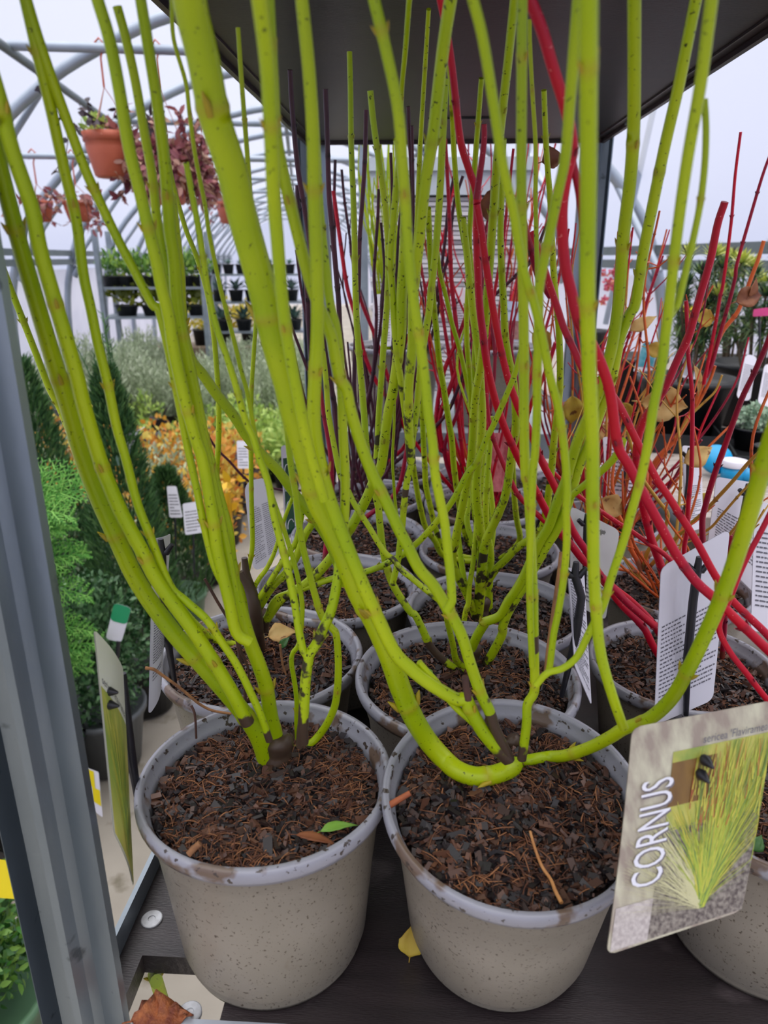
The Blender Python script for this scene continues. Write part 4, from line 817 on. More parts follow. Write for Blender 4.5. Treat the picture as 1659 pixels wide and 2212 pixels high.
DTW = nm('dark_twig_bark', srgb(84, 54, 44), srgb(66, 44, 38), 90, .8)
twig('long dry tan twig resting across the back rim of the front left pot', '314,1443 332,1446 350,1458 390,1487 430,1520 460,1535 500,1542', .49, .492, .0014, .001, TWIG)
twig('thin dark twig standing at the back rim of the front left pot', '413,1524 421,1545 424,1595', .475, .47, .0011, .0009, DTW)
twig('reddish dry twig leaning through the canes of the front left pot', '442,1250 470,1300 500,1350 512,1385 520,1430 528,1480 530,1520', .50, .49, .0012, .0014, DTW)
twig('dark dry twig hanging among the canes of the front left pot', '511,1340 514,1375 522,1410 535,1440 538,1470', .47, .47, .0013, .0009, DTW)
twig('tan split twig in the second left pot', '605,1392 608,1420 612,1440 618,1458', .57, .57, .0012, .0009, TWIG)
twig('long tan dried shoot beside the upright cane of the front middle pot', '1212,1192 1206,1245 1195,1320 1184,1400 1178,1460', .45, .43, .0012, .0013, TWIG)
twig('dark wooden stub on the low cane of the front middle pot', '1012,1512 1008,1490 1004,1462', .385, .385, .0022, .0022, DTW, 'wood_stub', 'stub')
twig('orange wood splinter on the rim of the front middle pot', '840,1740 862,1727 886,1713', .395, .40, .0024, .002, nm('orange_wood', srgb(178, 98, 56), srgb(150, 80, 48), 80, .7), 'wood_splinter', 'splinter')
twig('tan wood chip lying near the front rim of the front left pot', '407,1846 418,1834 432,1822', .345, .349, .002, .002, TWIG, 'wood_chip', 'chip')
o = twig('branched orange root on the compost of the front middle pot', '1145,1795 1155,1830 1170,1870 1190,1900 1200,1925 1213,1950', .375, .335, .0009, .0013, nm('orange_root', srgb(204, 146, 86), srgb(180, 120, 66), 80, .6), 'dry_root', 'root')
twig('thin pale root on the shelf between the front pots', '898,2075 902,2110 925,2120 930,2140 905,2175 888,2195', .42, .38, .0005, .0004, DTW, 'dry_root', 'root')
def plant_leaf(key, px, py, y, d, nrm, ln, wd, mat, curl=.3):
    p = ony(px, py, y); b = MB(); b.bigleaf(p, A(*d), A(*nrm), ln, wd, curl=curl, fold=.5, seed=int(px)); o = b.build('leaf', mat, POTS[key]['root'])
    o.modifiers.new('thickness', 'SOLIDIFY').thickness = .0005
for a in (('R4', 1385, 868, 1.05, (1, 0, -.1), (0, -1, .2), .075, .05, LEAFT), ('R3', 1298, 1078, .85, (.8, .1, -.5), (0, -1, .3), .042, .03, LEAFT), ('R4', 1505, 690, 1.1, (1, 0, .1), (.2, -1, .3), .03, .026, LEAFY),
          ('R4', 1590, 652, 1.05, (1, 0, .35), (0, -1, .5), .038, .03, LEAFB), ('R4', 1618, 640, 1.05, (.5, 0, 1), (.4, -1, 0), .025, .012, LEAFB), ('M5', 1036, 440, 1.2, (1, 0, -.2), (0, -1, .2), .04, .045, LEAFB), ('M5', 1170, 350, 1.0, (1, 0, .3), (0, -1, .3), .03, .026, LEAFB),
          ('R4', 1236, 855, 1.15, (.1, 0, -1), (0, -1, 0), .05, .035, LEAFY), ('R4', 1345, 870, 1.1, (.6, 0, -.8), (.2, -1, 0), .03, .016, LEAFY), ('R4', 1360, 715, 1.1, (.8, 0, .5), (0, -1, .4), .045, .02, LEAFT), ('R4', 1395, 750, 1.1, (1, 0, -.3), (0, -1, .2), .035, .022, LEAFY),
          ('R4', 1500, 790, 1.1, (.5, 0, -1), (.5, -1, 0), .05, .012, LEAFT), ('R3', 1478, 1000, 1.0, (1, 0, .6), (0, -1, .3), .045, .03, LEAFT), ('R5', 1290, 920, 1.3, (.8, 0, -.6), (0, -1, .2), .05, .03, LEAFT), ('R5', 1150, 720, 1.3, (.8, 0, -.6), (0, -1, .2), .05, .035, LEAFY), ('M6', 1010, 820, 1.35, (1, 0, -.6), (0, -1, .2), .03, .015, LEAFT), ('R4', 1525, 1065, 1.1, (-.6, 0, -.9), (0, -1, .2), .03, .02, LEAFY)):
    plant_leaf(*a)

q = A(-.20, .52, .012); root = thing('potted_dogwood', 'dogwood on the floor whose green cane shows through the hand hole of the shelf', 'plant', q)
b = MB(); b.lathe([(.001, .004), (.075, 0), (.1, .16), (.104, .16), (.104, .175), (.09, .175), (.088, .15), (.001, .15)], 32, q); b.build('pot', POTM, root)
b = cane_mesh([q+A(0, 0, .14), q+A(.01, -.05, .5), onz(352, 2165, .90), onz(338, 2120, .97)], [.007, .006, .0055, .005], 77, 10); b.build('stem', SM['g'], root)

# ------------------------------------------------------------------ foliage builders
def rnd_unit(): q = rng.normal(size=3); return q/np.linalg.norm(q)
def bush(b, c, rad, n, ln, wd, up=.4, shell=.55, mi=0, curl=.2, blade=False):
    c = np.asarray(c, float); rad = np.asarray(rad, float)
    for _ in range(n):
        q = rnd_unit(); r = shell+(1-shell)*random.random()**.7; p = c+q*rad*r
        d = q*(1-up)+rnd_unit()*.6+A(0, 0, up); s = random.uniform(.7, 1.25)
        if blade: b.blade(p, d, rnd_unit(), ln*s, wd*s, mi)
        else: b.leaf(p, d, q+rnd_unit()*.5+A(0, 0, .3), ln*s, wd*s, mi, curl=curl)
def small_pot(root, c, r, h, mat, rim=True, n=28, soil=True, name='pot'):
    b = MB(); c = np.asarray(c, float)
    b.lathe([(.0001, .004), (r*.74, .002), (r*.76, 0), (r*.97, h*.9), (r*1.04, h*.9), (r*1.05, h), (r*.96, h), (r*.93, h*.9), (0.0001, h*.88)], n, c)
    return b.build(name, mat, root)
def fol(name, c1, c2, c3, rough=.5, tr=.2): return nm(name, c1, c2, 20, rough, island=True, c3=c3, trans=tr)
BOX = fol('box_leaf', srgb(30, 66, 36), srgb(54, 98, 52), srgb(120, 160, 110), .35, .1)
BOXB = fol('bright_box_leaf', srgb(38, 84, 30), srgb(66, 120, 44), srgb(130, 170, 70), .35, .15)
CON = fol('conifer_needles', srgb(38, 74, 42), srgb(62, 102, 54), srgb(98, 136, 74), .6, .1)
JUN = fol('juniper_sprays', srgb(66, 136, 48), srgb(104, 172, 66), srgb(150, 206, 100), .5, .2)
LAV = fol('lavender_leaf', srgb(150, 166, 132), srgb(182, 196, 162), srgb(214, 222, 198), .7, .3)
LIME = fol('lime_leaf', srgb(126, 160, 70), srgb(166, 196, 92), srgb(200, 216, 124), .5, .25)
AUT = fol('autumn_leaf', srgb(196, 112, 50), srgb(222, 170, 62), srgb(206, 196, 96), .6, .25)
SILV = fol('silver_leaf', srgb(120, 142, 118), srgb(150, 168, 140), srgb(190, 200, 160), .6, .2)
DARKL = fol('dark_purple_leaf', srgb(44, 36, 44), srgb(66, 52, 60), srgb(90, 76, 84), .5, .1)
RACKL = fol('rack_leaf', srgb(60, 100, 44), srgb(104, 150, 60), srgb(160, 190, 80), .4, .25)
AGA = fol('agave_leaf', srgb(84, 118, 112), srgb(110, 142, 134), srgb(140, 168, 156), .45, .1)
SPU = fol('spurge_leaf', srgb(52, 84, 60), srgb(80, 116, 76), srgb(140, 160, 84), .5, .15)
SPT = fol('spurge_tip_leaf', srgb(150, 170, 70), srgb(190, 196, 84), srgb(204, 206, 110), .5, .2)
TRAIL = fol('trailing_purple_leaf', srgb(112, 46, 66), srgb(160, 96, 96), srgb(196, 160, 134), .5, .2)
GREYW = nm('grey_wood_stem', srgb(120, 104, 84), srgb(96, 82, 66), 60, .8)

def shrub(name, label, cat, loc, fmat, build, pot=(.1, .17, BLACKP), group=None, extra=None):
    loc = np.asarray(loc, float); r = thing(name, label, cat, loc, group); parts = []
    if pot: parts.append(small_pot(r, loc, *pot))
    b = MB(); build(b, loc+A(0, 0, pot[1] if pot else 0)); parts.append(b.build('foliage', fmat, r))
    if extra: parts += extra(r, loc)
    return r, parts
def floor_at(px, py): return onz(px, py, .012)
# --- left: box, juniper and conifers close to the trolley
def ball(rad, n, ln, wd): return lambda b, c: bush(b, c+A(0, 0, rad[2]*.8), rad, n, ln, wd, .3, .35)
shrub('box_bush', 'small-leaved box bush in a green pot at the lower left corner, left of the post', 'bush', onz(-35, 2300, .012)+A(0, 0, 0), BOXB, ball((.145, .145, .15), 2600, .021, .012), (.15, .20, GREENP))
shrub('box_bush', 'box bush seen behind the steel post, above the yellow tag', 'bush', floor_at(-10, 1900)+A(0, .18, 0), BOX, ball((.16, .16, .16), 2200, .022, .013), (.13, .17, BLACKP))
p_ = floor_at(238, 1640)
shrub('box_bush', 'dark box bush in a grey pot right of the steel post, behind the edge-on tag', 'bush', p_, BOX, ball((.165, .165, .24), 3800, .020, .012), (.125, .20, nm('grey_pot_plastic', srgb(96, 100, 104), srgb(86, 90, 94), 9, .45)))
shrub('box_bush', 'dark box bush with silvery leaf edges behind the first box bush', 'bush', floor_at(250, 1440)+A(-.05, 0, 0), fol('silver_box_leaf', srgb(30, 62, 34), srgb(56, 96, 52), srgb(150, 172, 140), .35, .1), ball((.18, .18, .27), 3600, .020, .012), (.12, .2, BLACKP))
def frond(b, o, d, ln, r=.0022):
    d = d/np.linalg.norm(d); n = 12; pts = [o+d*ln*i/n+A(0, 0, -.10*ln*(i/n)**2*2) for i in range(n+1)]; b.tube(pts, list(np.linspace(r, r*.5, n+1)), 5)
    side = np.cross(d, A(.3, -.9, .5)); side /= np.linalg.norm(side)
    for i in range(1, n):
        for sg in (-1, 1):
            l2 = ln*.42*(1-i/n*.75); e = d*.8+side*sg*.75+rnd_unit()*.18; e /= np.linalg.norm(e); q = [pts[i]+e*l2*j/4 for j in range(5)]; b.tube(q, [.0022, .002, .002, .0018, .001], 4)
            sd = np.cross(e, A(.3, -.9, .5)); sd /= np.linalg.norm(sd)
            for j in range(1, 5):
                for s2 in (-1, 1):
                    l3 = l2*.36*(1-j*.15); f = e*.8+sd*s2*.7; b.tube([q[j], q[j]+f*l3*.5, q[j]+f*l3], [.0019, .0018, .0009], 4)
def juniper(b, c):
    for k in range(24):
        a = rng.uniform(-1.0, 1.3); h = rng.uniform(.2, .72); o = c+A(0, 0, h); d = A(math.cos(a), -math.sin(a)*.7-.25, rng.uniform(.1, .55)); frond(b, o+d*.04, d, rng.uniform(.14, .25))
    b.tube([c, c+A(0, 0, .95)], [.008, .004], 6)
shrub('feathery_juniper', 'bright green feathery juniper reaching out right of the steel post', 'shrub', floor_at(60, 1790)+A(-.0, .12, 0), JUN, juniper, (.12, .2, BLACKP))
def cone(rad, h, n, ln, wd): 
    def f(b, c):
        for _ in range(n):
            t = random.random()**.8; r = rad*(1-t)**.75*(1-.25*(t < .08))+.012; a = random.uniform(0, 6.283); k = random.uniform(.7, 1.05)
            p = c+A(r*k*math.cos(a), r*k*math.sin(a), t*h); d = A(math.cos(a)*.6, math.sin(a)*.6, 1.1)+rnd_unit()*.5
            b.blade(p, d, rnd_unit(), ln*random.uniform(.7, 1.4), wd)
        b.tube([c-A(0, 0, .02), c+A(0, 0, h*.95)], [.008, .003], 5)
    return f
p_ = floor_at(318, 1520)
def rosemary(r, loc):
    b = MB()
    for k in range(16):
        o = loc+A(rng.uniform(-.04, .04), rng.uniform(-.04, .04), 1.0); e = o+A(rng.uniform(-.09, .03), 0, rng.uniform(.1, .34)); b.tube([o, e], [.003, .0015], 4)
        for j in range(40):
            t = j/40; b.blade(o*(1-t)+e*t, A(rng.uniform(-1, 1), rng.uniform(-1, 1), .9), rnd_unit(), .028, .003)
    return [b.build('top_shoot', CON, r)]
shrub('columnar_conifer', 'dark columnar conifer carrying a green and white swing tag', 'conifer', p_, CON, cone(.16, .98, 6500, .034, .006), (.12, .19, BLACKP), extra=rosemary)
shrub('columnar_conifer', 'dark columnar conifer right of the steel post, behind the juniper', 'conifer', floor_at(155, 1470), CON, cone(.19, .98, 6000, .034, .006), (.12, .19, BLACKP))
shrub('dwarf_conifer', 'small rounded conifer in a pale green pot beside the paving', 'conifer', floor_at(392, 1368), fol('dwarf_conifer_needles', srgb(34, 66, 34), srgb(56, 92, 46), srgb(84, 124, 62), .6, .1), cone(.17, .52, 4500, .032, .006), (.115, .19, GREENP))
# swing tag, green plant tag, yellow tags
root, c = plant_label('green and white swing tag tied to the columnar conifer', [(276, 930, 2.25), (299, 932, 2.26), (272, 1008, 2.25), (243, 1004, 2.24)], rad=.004, mat=nm('sage_card', srgb(126, 156, 146), srgb(116, 148, 138), 10, .5))
b = MB(); c.grid(b, .18, .5, .95, .97, .001); b.build('sticker', CARDW, root)
b = MB(); b.lathe([(.009, 0), (.006, 0)], 16, (0, 0, 0), M=np.stack([RT, -DN, -FW], 1)); b.v = [tuple(np.array(q)+c.P(.55, .78, .003)) for q in b.v]; b.build('printed_emblem', nm('print_orange', srgb(206, 140, 96)), root)
b = MB(); b.tube([c.P(.6, .97, .001), atd(304, 928, 2.25), atd(312, 922, 2.3)], .001, 5); b.build('tie', CARDW, root)
root, c = plant_label('plant tag with a green top stuck in the dark box bush', [(247, 1302, 1.95), (284, 1313, 1.95), (262, 1388, 1.97), (228, 1380, 1.97)], rad=.01, mat=CARDW, stake_px=[(256, 1385, 1.97), (254, 1412, 1.98), (250, 1470, 2.0)], sr=.006)
b = MB(); c.grid(b, .0, .52, 1, 1, .001, rad=.01); b.build('printed_header', nm('print_emerald', srgb(30, 150, 98), srgb(26, 140, 90), 10, .4), root)
root, c = plant_label('yellow and white tag half hidden by the right edge of the steel post', [(178, 1655, 1.75), (213, 1668, 1.75), (222, 1766, 1.78), (186, 1740, 1.78)], rad=.004, mat=CARDW)
b = MB(); c.grid(b, .05, .6, .7, .98, .001); c.grid(b, .5, .25, .98, .6, .001); b.build('printed_blocks', nm('print_sun_yellow', srgb(238, 216, 30), srgb(228, 206, 30), 10, .4), root)
plant_label('bright yellow tag behind the box bush left of the post', [(-60, 1848, 1.22), (62, 1866, 1.22), (70, 1945, 1.23), (-60, 1935, 1.23)], rad=.006, mat=MATS['print_sun_yellow'])

# ------------------------------------------------------------------ the planted bed further left
def lav(b, c):
    for k in range(90):
        a = random.uniform(0, 6.283); s = random.uniform(.02, .16); o = c+A(math.cos(a), math.sin(a), 0)*s*.4; e = c+A(math.cos(a)*s, math.sin(a)*s, random.uniform(.36, .62)); b.tube([o, (o+e)/2+A(0, 0, .02), e], .0016, 3)
        for j in range(14):
            t = .15+.85*j/14; b.blade(o*(1-t)+e*t, A(random.uniform(-1, 1), random.uniform(-1, 1), .8), rnd_unit(), .038, .011)
def low(n, rad, ln, wd, up=.3): return lambda b, c: bush(b, c+A(0, 0, rad[2]*.7), rad, n, ln, wd, up, .2)
rows = [('lavender_plant', 'lavender', 'grey-green lavender plants filling the far left bed', LAV, lav, (.09, .13, BLACKP), 32, (-1.9, .25), (5.5, 7.8)),
        ('lime_leaved_shrub', 'shrub', 'lime green low shrubs in the middle of the left bed', LIME, low(420, (.16, .16, .19), .042, .018), (.09, .13, BLACKP), 16, (-1.3, .05), (4.6, 5.7)),
        ('autumn_leaved_shrub', 'shrub', 'orange and yellow autumn-leaved shrubs in the left bed', AUT, low(420, (.2, .2, .24), .034, .024), (.1, .15, BLACKP), 22, (-1.85, -.38), (3.1, 4.7)),
        ('silver_leaved_shrub', 'shrub', 'silvery small-leaved shrubs at the near edge of the left bed', SILV, low(520, (.16, .16, .22), .03, .012), (.09, .14, BLACKP), 14, (-1.5, -.5), (2.7, 4.2)),
        ('dark_leaved_plant', 'plant', 'dark purple-leaved plants in the left bed', DARKL, low(70, (.18, .18, .16), .10, .085), (.09, .13, BLACKP), 11, (-1.8, -.4), (4.0, 5.6))]
for nme, cat, lab, mt, fb, pt, n, ur, vr in rows:
    r0 = random.Random(nme); k = 0; proto = None
    cols = max(1, int(math.sqrt(n*(ur[1]-ur[0])/(vr[1]-vr[0]))+.5)); rws = math.ceil(n/cols)
    for i in range(n):
        u = ur[0]+(ur[1]-ur[0])*((i % cols)+.5+r0.uniform(-.3, .3))/cols; v = vr[0]+(vr[1]-vr[0])*((i//cols)+.5+r0.uniform(-.3, .3))/rws
        loc = uv(u, v, .012)
        if proto is None:
            proto, parts = shrub(nme, lab, cat, loc, mt, fb, pt, lab)
        else: copy_tree(proto, loc, r0.uniform(0, 6.28), r0.uniform(.85, 1.2), ch=parts)
r, parts = shrub('lavender_plant', 'tall grey-green lavender plants along the left tunnel wall', 'lavender', uv(-1.75, 4.4, .012), LAV, lav, (.09, .13, BLACKP), 'lavender plants along the left tunnel wall')
for k in range(11): copy_tree(r, uv(-1.85+.42*(k % 2)+random.uniform(-.08, .08), 4.7+.2*k, .012), k*2.0, random.uniform(1.0, 1.25), ch=parts)
for lab, cs in (('white care label standing beside the columnar conifer', [(360, 1050, 2.5), (381, 1050, 2.5), (395, 1118, 2.5), (366, 1118, 2.5)]), ('white care label with rounded corners in front of the bed', [(394, 1088, 2.4), (436, 1082, 2.4), (440, 1150, 2.4), (400, 1156, 2.4)]),
                ('pale label with a blue clip in the straw-coloured bed', [(511, 952, 3.0), (534, 952, 3.0), (540, 1012, 3.0), (514, 1012, 3.0)]), ('small white label behind the two long front canes', [(187, 1092, 2.6), (215, 1078, 2.6), (222, 1118, 2.6), (200, 1122, 2.6)])):
    plant_label(lab, cs, rad=.006, lines=[(7, .1, .1, .9, .8, len(lab))], stake_px=[((cs[0][0]+cs[2][0])/2, cs[2][1]-8, cs[2][2]+.01), ((cs[0][0]+cs[2][0])/2+3, cs[2][1]+90, cs[2][2]+.03)], sr=.004)
b = MB(); o = atd(495, 1062, 2.6)
for k in range(9): b.leaf(o+A(random.uniform(-.04, .04), 0, random.uniform(-.06, .05)), rnd_unit(), A(0, -1, .2), .06, .03)
b.tube([o-A(0, 0, .5), o], .006, 6); tag(b.build('yellow_flower', nm('yellow_petal', srgb(236, 190, 40), srgb(226, 170, 30), 20, .5, trans=.2), origin=o-A(0, 0, .5)), 'bright yellow wilted bloom at the near edge of the left bed', 'flower')

# ------------------------------------------------------------------ plant racks on the left
def rack(label, x0, x1, ys, v, dep, top, zf=0.0):
    pl = [onv(x0, y, v) for y in ys]; pr = [onv(x1, y, v) for y in ys]; base = (pl[-1]+pr[-1])/2
    root = thing('plant_rack', label, 'rack', A(base[0], base[1], 0)); out = []
    for a, c in zip(pl, pr):
        b = MB(); z = (a[2]+c[2])/2; a = A(a[0], a[1], z); c = A(c[0], c[1], z); d = G*dep
        vs = [a, c, c+d, a+d]; b.add([q-A(0, 0, .02) for q in vs]+vs, [(3, 2, 1, 0), (4, 5, 6, 7), (0, 1, 5, 4), (1, 2, 6, 5), (2, 3, 7, 6), (3, 0, 4, 7)]); b.build('shelf', GALV, root); out.append((a, c))
    for q in (out[0][0], out[0][1], out[0][0]+G*dep, out[0][1]+G*dep):
        b = MB(); b.box((q[0]-.02, q[1]-.02, 0), (q[0]+.02, q[1]+.02, top)); b.build('post', GALV, root)
    return out
R1_ = rack('two-tier galvanised plant rack by the left tunnel wall', 218, 440, (620, 684), 6.6, .45, 1.72)
R2_ = rack('three-tier plant rack of small succulents beyond the first rack', 452, 668, (592, 652, 716), 8.2, .45, 1.75)
def on_shelf(sh, t, d=.15): return sh[0]*(1-t)+sh[1]*t+G*d
r, parts = shrub('potted_young_shrub', 'leafy green young shrubs in black trays on the left rack', 'shrub', on_shelf(R1_[0], .08), RACKL, low(170, (.13, .13, .12), .055, .024, .6), (.10, .09, BLACKP), 'leafy shrubs on the upper shelf of the left rack')
for t in (.22, .36, .50, .66, .82, .95): copy_tree(r, on_shelf(R1_[0], t), t*20, 1, ch=parts)
r, parts = shrub('potted_broadleaf', 'yellow-green broad-leaved plants on the lower shelf of the left rack', 'plant', on_shelf(R1_[1], .22), fol('broad_leaf', srgb(90, 104, 36), srgb(140, 150, 50), srgb(180, 186, 70), .4, .25), low(60, (.11, .11, .1), .11, .05, .7), (.10, .09, BLACKP), 'broad-leaved plants on the lower shelf of the left rack')
for t in (.48, .72, .93): copy_tree(r, on_shelf(R1_[1], t), t*20, 1, ch=parts)
def agave(n, ln, wd):
    def f(b, c):
        for k in range(n):
            a = k*2.4; e = .25+1.1*k/n; b.leaf(c, A(math.cos(a)*math.cos(e), math.sin(a)*math.cos(e), math.sin(e)), A(0, 0, 1)+rnd_unit()*.1, ln*random.uniform(.8, 1.1), wd, curl=.12, fold=.6)
    return f
for sh, ts, f, pt, lab, gp, nme in ((R2_[0], (.05, .18, .31, .44, .60, .80, .93), agave(12, .07, .03), (.062, .10, BLACKP), 'small succulents in black pots on the top shelf of the far rack', 'succulents on the top shelf', 'potted_succulent'),
                               (R2_[1], (.08, .26, .42, .60, .82), agave(16, .15, .04), (.08, .12, BLACKP), 'spiky aloes in black pots on the middle shelf of the far rack', 'aloes on the middle shelf', 'potted_aloe'),
                               (R2_[2], (.12, .34, .60, .85), agave(18, .19, .05), (.09, .12, BLACKP), 'blue-grey agaves in black pots on the bottom shelf of the far rack', 'agaves on the bottom shelf', 'potted_agave')):
    r, parts = shrub(nme, lab, nme.split('_')[1], on_shelf(sh, ts[0]), AGA, f, pt, gp)
    for t in ts[1:]: copy_tree(r, on_shelf(sh, t), t*30, 1, ch=parts)
r, parts = shrub('yellow_bedding_plant', 'yellow bedding plants growing behind the bottom shelf of the far rack', 'plant', uv(-1.3, 9.6, .45), fol('yellow_leaf_mix', srgb(190, 170, 60), srgb(220, 200, 70), srgb(150, 160, 70), .5, .3), low(200, (.22, .22, .22), .07, .04), (.1, .2, BLACKP), 'yellow plants behind the far rack')
b = MB(); b.box((-1.9, 9.3, 0), (-.1, 9.95, .45), M=lambda q: uv(*q)); tag(b.build('low_bench', GREYW, origin=uv(-1, 9.6, 0)), 'low grey bench under the yellow plants behind the far rack', 'bench')
for u in (-1.0, -.7, -.4): copy_tree(r, uv(u, 9.6, .45), u*9, 1, ch=parts)

# ------------------------------------------------------------------ hanging baskets
def basket(label, px, py, v, wpx, hpx, bar_z, trail=0, seed=1, group=None, green=False):
    c = onv(px, py, v); r = wpx/2*zd(c)/F; h = hpx*zd(c)/F; bar = A(*(U*(c @ U)+G*v)[:2], 0); top = A(c[0], c[1], bar_z); root = thing('hanging_basket', label, 'hanging basket', c-A(0, 0, h), group); rr = random.Random(seed)
    b = MB(); b.lathe([(.001, -h), (r*.62, -h), (r*.70, -h*.96), (r*.93, -h*.35), (r*.95, -h*.2), (r*1.0, -h*.2), (r*1.02, 0), (r*.96, 0), (r*.9, -h*.2), (.001, -h*.22)], 40, c); b.build('bowl', TERRA, root)
    hk = top-A(0, 0, .16)
    b = MB(); b.tube([hk, top-A(0, 0, .04), top+RT*.02+A(0, 0, .02), top+A(0, 0, .04), top-RT*.022+A(0, 0, .02), top-RT*.024-A(0, 0, .02)], [.005, .0045, .0045, .0045, .0045, .003], 6); hkob = b.build('hook', TERRA, root)
    for k in range(3):
        a = 2*math.pi*k/3+.4; b = MB(); b.tube([c+A(r*math.cos(a), r*math.sin(a), 0), hk], .0022, 5); b.build('hanger', nm('tan_hanger', srgb(176, 124, 104)), root)
    if trail:
        b = MB(); s = MB()
        for k in range(trail):
            a = rr.uniform(0, 6.283); o = c+A(math.cos(a), math.sin(a), 0)*r*rr.uniform(.5, 1); out = A(math.cos(a), math.sin(a), 0); ln = rr.uniform(.15, .65)*r*3; up = rr.random() < .25
            pts = [o, o+out*r*rr.uniform(.2, .9)+A(0, 0, .03), o+out*r*rr.uniform(.4, 1.5)+A(0, 0, (.6 if up else -.6)*ln), o+out*r*rr.uniform(.4, 1.7)+A(0, 0, (1 if up else -1)*ln)]
            sp, _ = smooth(pts, 4); s.tube(sp, .0022, 4)
            for q in sp[2:]:
                for _ in range(3 if trail > 20 else 1): b.leaf(q, rnd_unit()+A(0, 0, -.3), rnd_unit()+A(0, -.6, .3), rr.uniform(.036, .07), rr.uniform(.02, .036))
        b.build('trailing_leaves', TRAIL if not green else DARKL, root); s.build('trailing_stems', DTW, root)
    if green:
        b = MB(); bush(b, c+A(-r*.5, 0, .02), (.06, .06, .05), 60, .05, .02, .6); b.build('seedling', LIME, root)
basket('terracotta hanging basket with a green seedling, upper left', 236, 288, 4.0, 112, 88, 2.42, trail=9, seed=2, green=True)
basket('terracotta hanging basket overflowing with trailing purple leaves', 358, 338, 4.0, 96, 96, 2.42, trail=85, seed=3)
basket('small far terracotta basket, leftmost in the tunnel', 84, 434, 5.2, 56, 42, 2.1, trail=5, seed=4)
basket('small far terracotta basket right of the leftmost one', 167, 434, 5.2, 62, 42, 2.1, trail=8, seed=5)
basket('far terracotta basket half hidden behind the thick front cane', 496, 436, 7.9, 60, 44, 2.42, trail=10, seed=6)

# ------------------------------------------------------------------ second trolley and the stack behind the first
t = thing('plant_trolley', 'second plant trolley standing behind the first one', 'trolley', (.10, 2.2, 0))
for z in (1.08, .62):
    b = MB(); b.box((-.23, 1.76, z-.02), (.345, 2.9, z)); b.build('deck', nm('grey_deck', srgb(168, 176, 182), srgb(150, 158, 166), 12, .5), t)
    b = MB(); b.box((-.235, 1.752, z-.05), (.35, 1.76, z+.012)); b.build('front_lip', GALV, t)
for x in (-.235, .35):
    for y in (1.76, 2.9): b = MB(); b.box((x-.016, y-.012, .1), (x+.016, y+.012, 2.0)); b.build('post', GALV, t)
b = MB(); b.box((-.05, 1.9, .625), (.33, 2.6, .78)); o = tag(b.build('printed_crate', nm('print_grey_crate', srgb(120, 124, 128), srgb(170, 174, 178), 50, .6, stretch=(1, 1, 4)), origin=(.14, 2.2, .62)), 'grey crate on the lower deck of the second trolley', 'crate')
for key, px, lab, x in (('B1', 820, 'lime dogwood in a large grey pot at the left of the second trolley', -.075), ('B2', 1060, 'red and orange dogwood in a large grey pot at the right of the second trolley', .185)):
    pot(key, A(x, 1.94, 1.285), .128, lab, chips=(250, 60), h=.204, base=1.08)
auto_canes('B1', 30, 'g', .35, .75, .10, .0036, 51); auto_canes('B1', 3, 'r', .5, .75, .16, .0036, 52)
auto_canes('B2', 26, 'rrod', .25, .7, .2, .0034, 53, twig=.5)
t = thing('stack_of_boards', 'tall stack of pale worn boards behind the far lime dogwood', 'stack', (.09, 2.55, 1.08)); rr = random.Random(9)
SHEET = fol('pale_board', srgb(186, 172, 160), srgb(214, 210, 212), srgb(226, 226, 234), .7, 0)
for i in range(44):
    z = 1.08+i*.0135; dx, dy = rr.uniform(-.012, .012), rr.uniform(-.012, .012)
    b = MB(); b.box((-.16+dx, 2.35+dy, z), (.29+dx, 2.8+dy, z+.0105)); b.build('board', SHEET, t)
b = MB(); b.box((-.17, 2.33, 1.676), (.31, 2.82, 1.74)); b.box((-.185, 2.315, 1.74), (.325, 2.835, 1.775)); b.build('lid', nm('grey_lid', srgb(196, 204, 212), srgb(186, 194, 204), 10, .5), t)

# ------------------------------------------------------------------ right: display bench, spurges and oddments
bz = 1.0
t = thing('display_bench', 'worn wooden display bench along the right tunnel wall', 'bench', (1.05, 2.4, 0))
b = MB(); b.box((.56, 1.42, bz-.05), (1.42, 4.2, bz), M=lambda q: A(q[0]-(q[1]-1.42)*.055, q[1], q[2])); b.build('bench_top', WOOD, t)
b = MB(); b.tube([A(.545, 1.42, bz-.02), A(.392, 4.2, bz-.02)], .022, 8); b.build('bench_edge', nm('dark_grey_edge', srgb(96, 100, 104), srgb(80, 84, 88), 20, .5), t)
for x, y in ((.62, 1.5), (1.35, 1.5), (.50, 4.1), (1.1, 4.1)):
    b = MB(); b.box((x-.03, y-.03, 0), (x+.03, y+.03, bz-.05)); b.build('leg', GREYW, t)
TR = nm('black_tray', srgb(34, 35, 38), srgb(28, 29, 32), 12, .4)
def tray(label, a, c, dep, h=.05):
    b = MB(); d = (c-a)/np.linalg.norm(c-a); n = A(-d[1], d[0], 0)*dep
    P4 = [a, c, c+n, a+n]; k = .006
    b.add(P4, [(0, 1, 2, 3)])
    for i in range(4):
        p, q = P4[i], P4[(i+1) % 4]; e = (q-p)/np.linalg.norm(q-p); o = A(-e[1], e[0], 0)*k; up = A(0, 0, h)
        b.add([p, q, q+up, p+up, p+o, q+o, q+o+up, p+o+up], [(0, 1, 2, 3), (4, 7, 6, 5), (3, 2, 6, 7)])
    return tag(b.build('plant_tray', TR, origin=(a+c)/2), label, 'tray')
tray('black plastic tray under the black spurge pots', onz(1335, 972, bz+.002), onz(1560, 985, bz+.002), .35)
tray('black crumpled tray with small pots at the right edge', onz(1585, 1010, bz+.002), onz(1720, 1020, bz+.002), .34, .03)
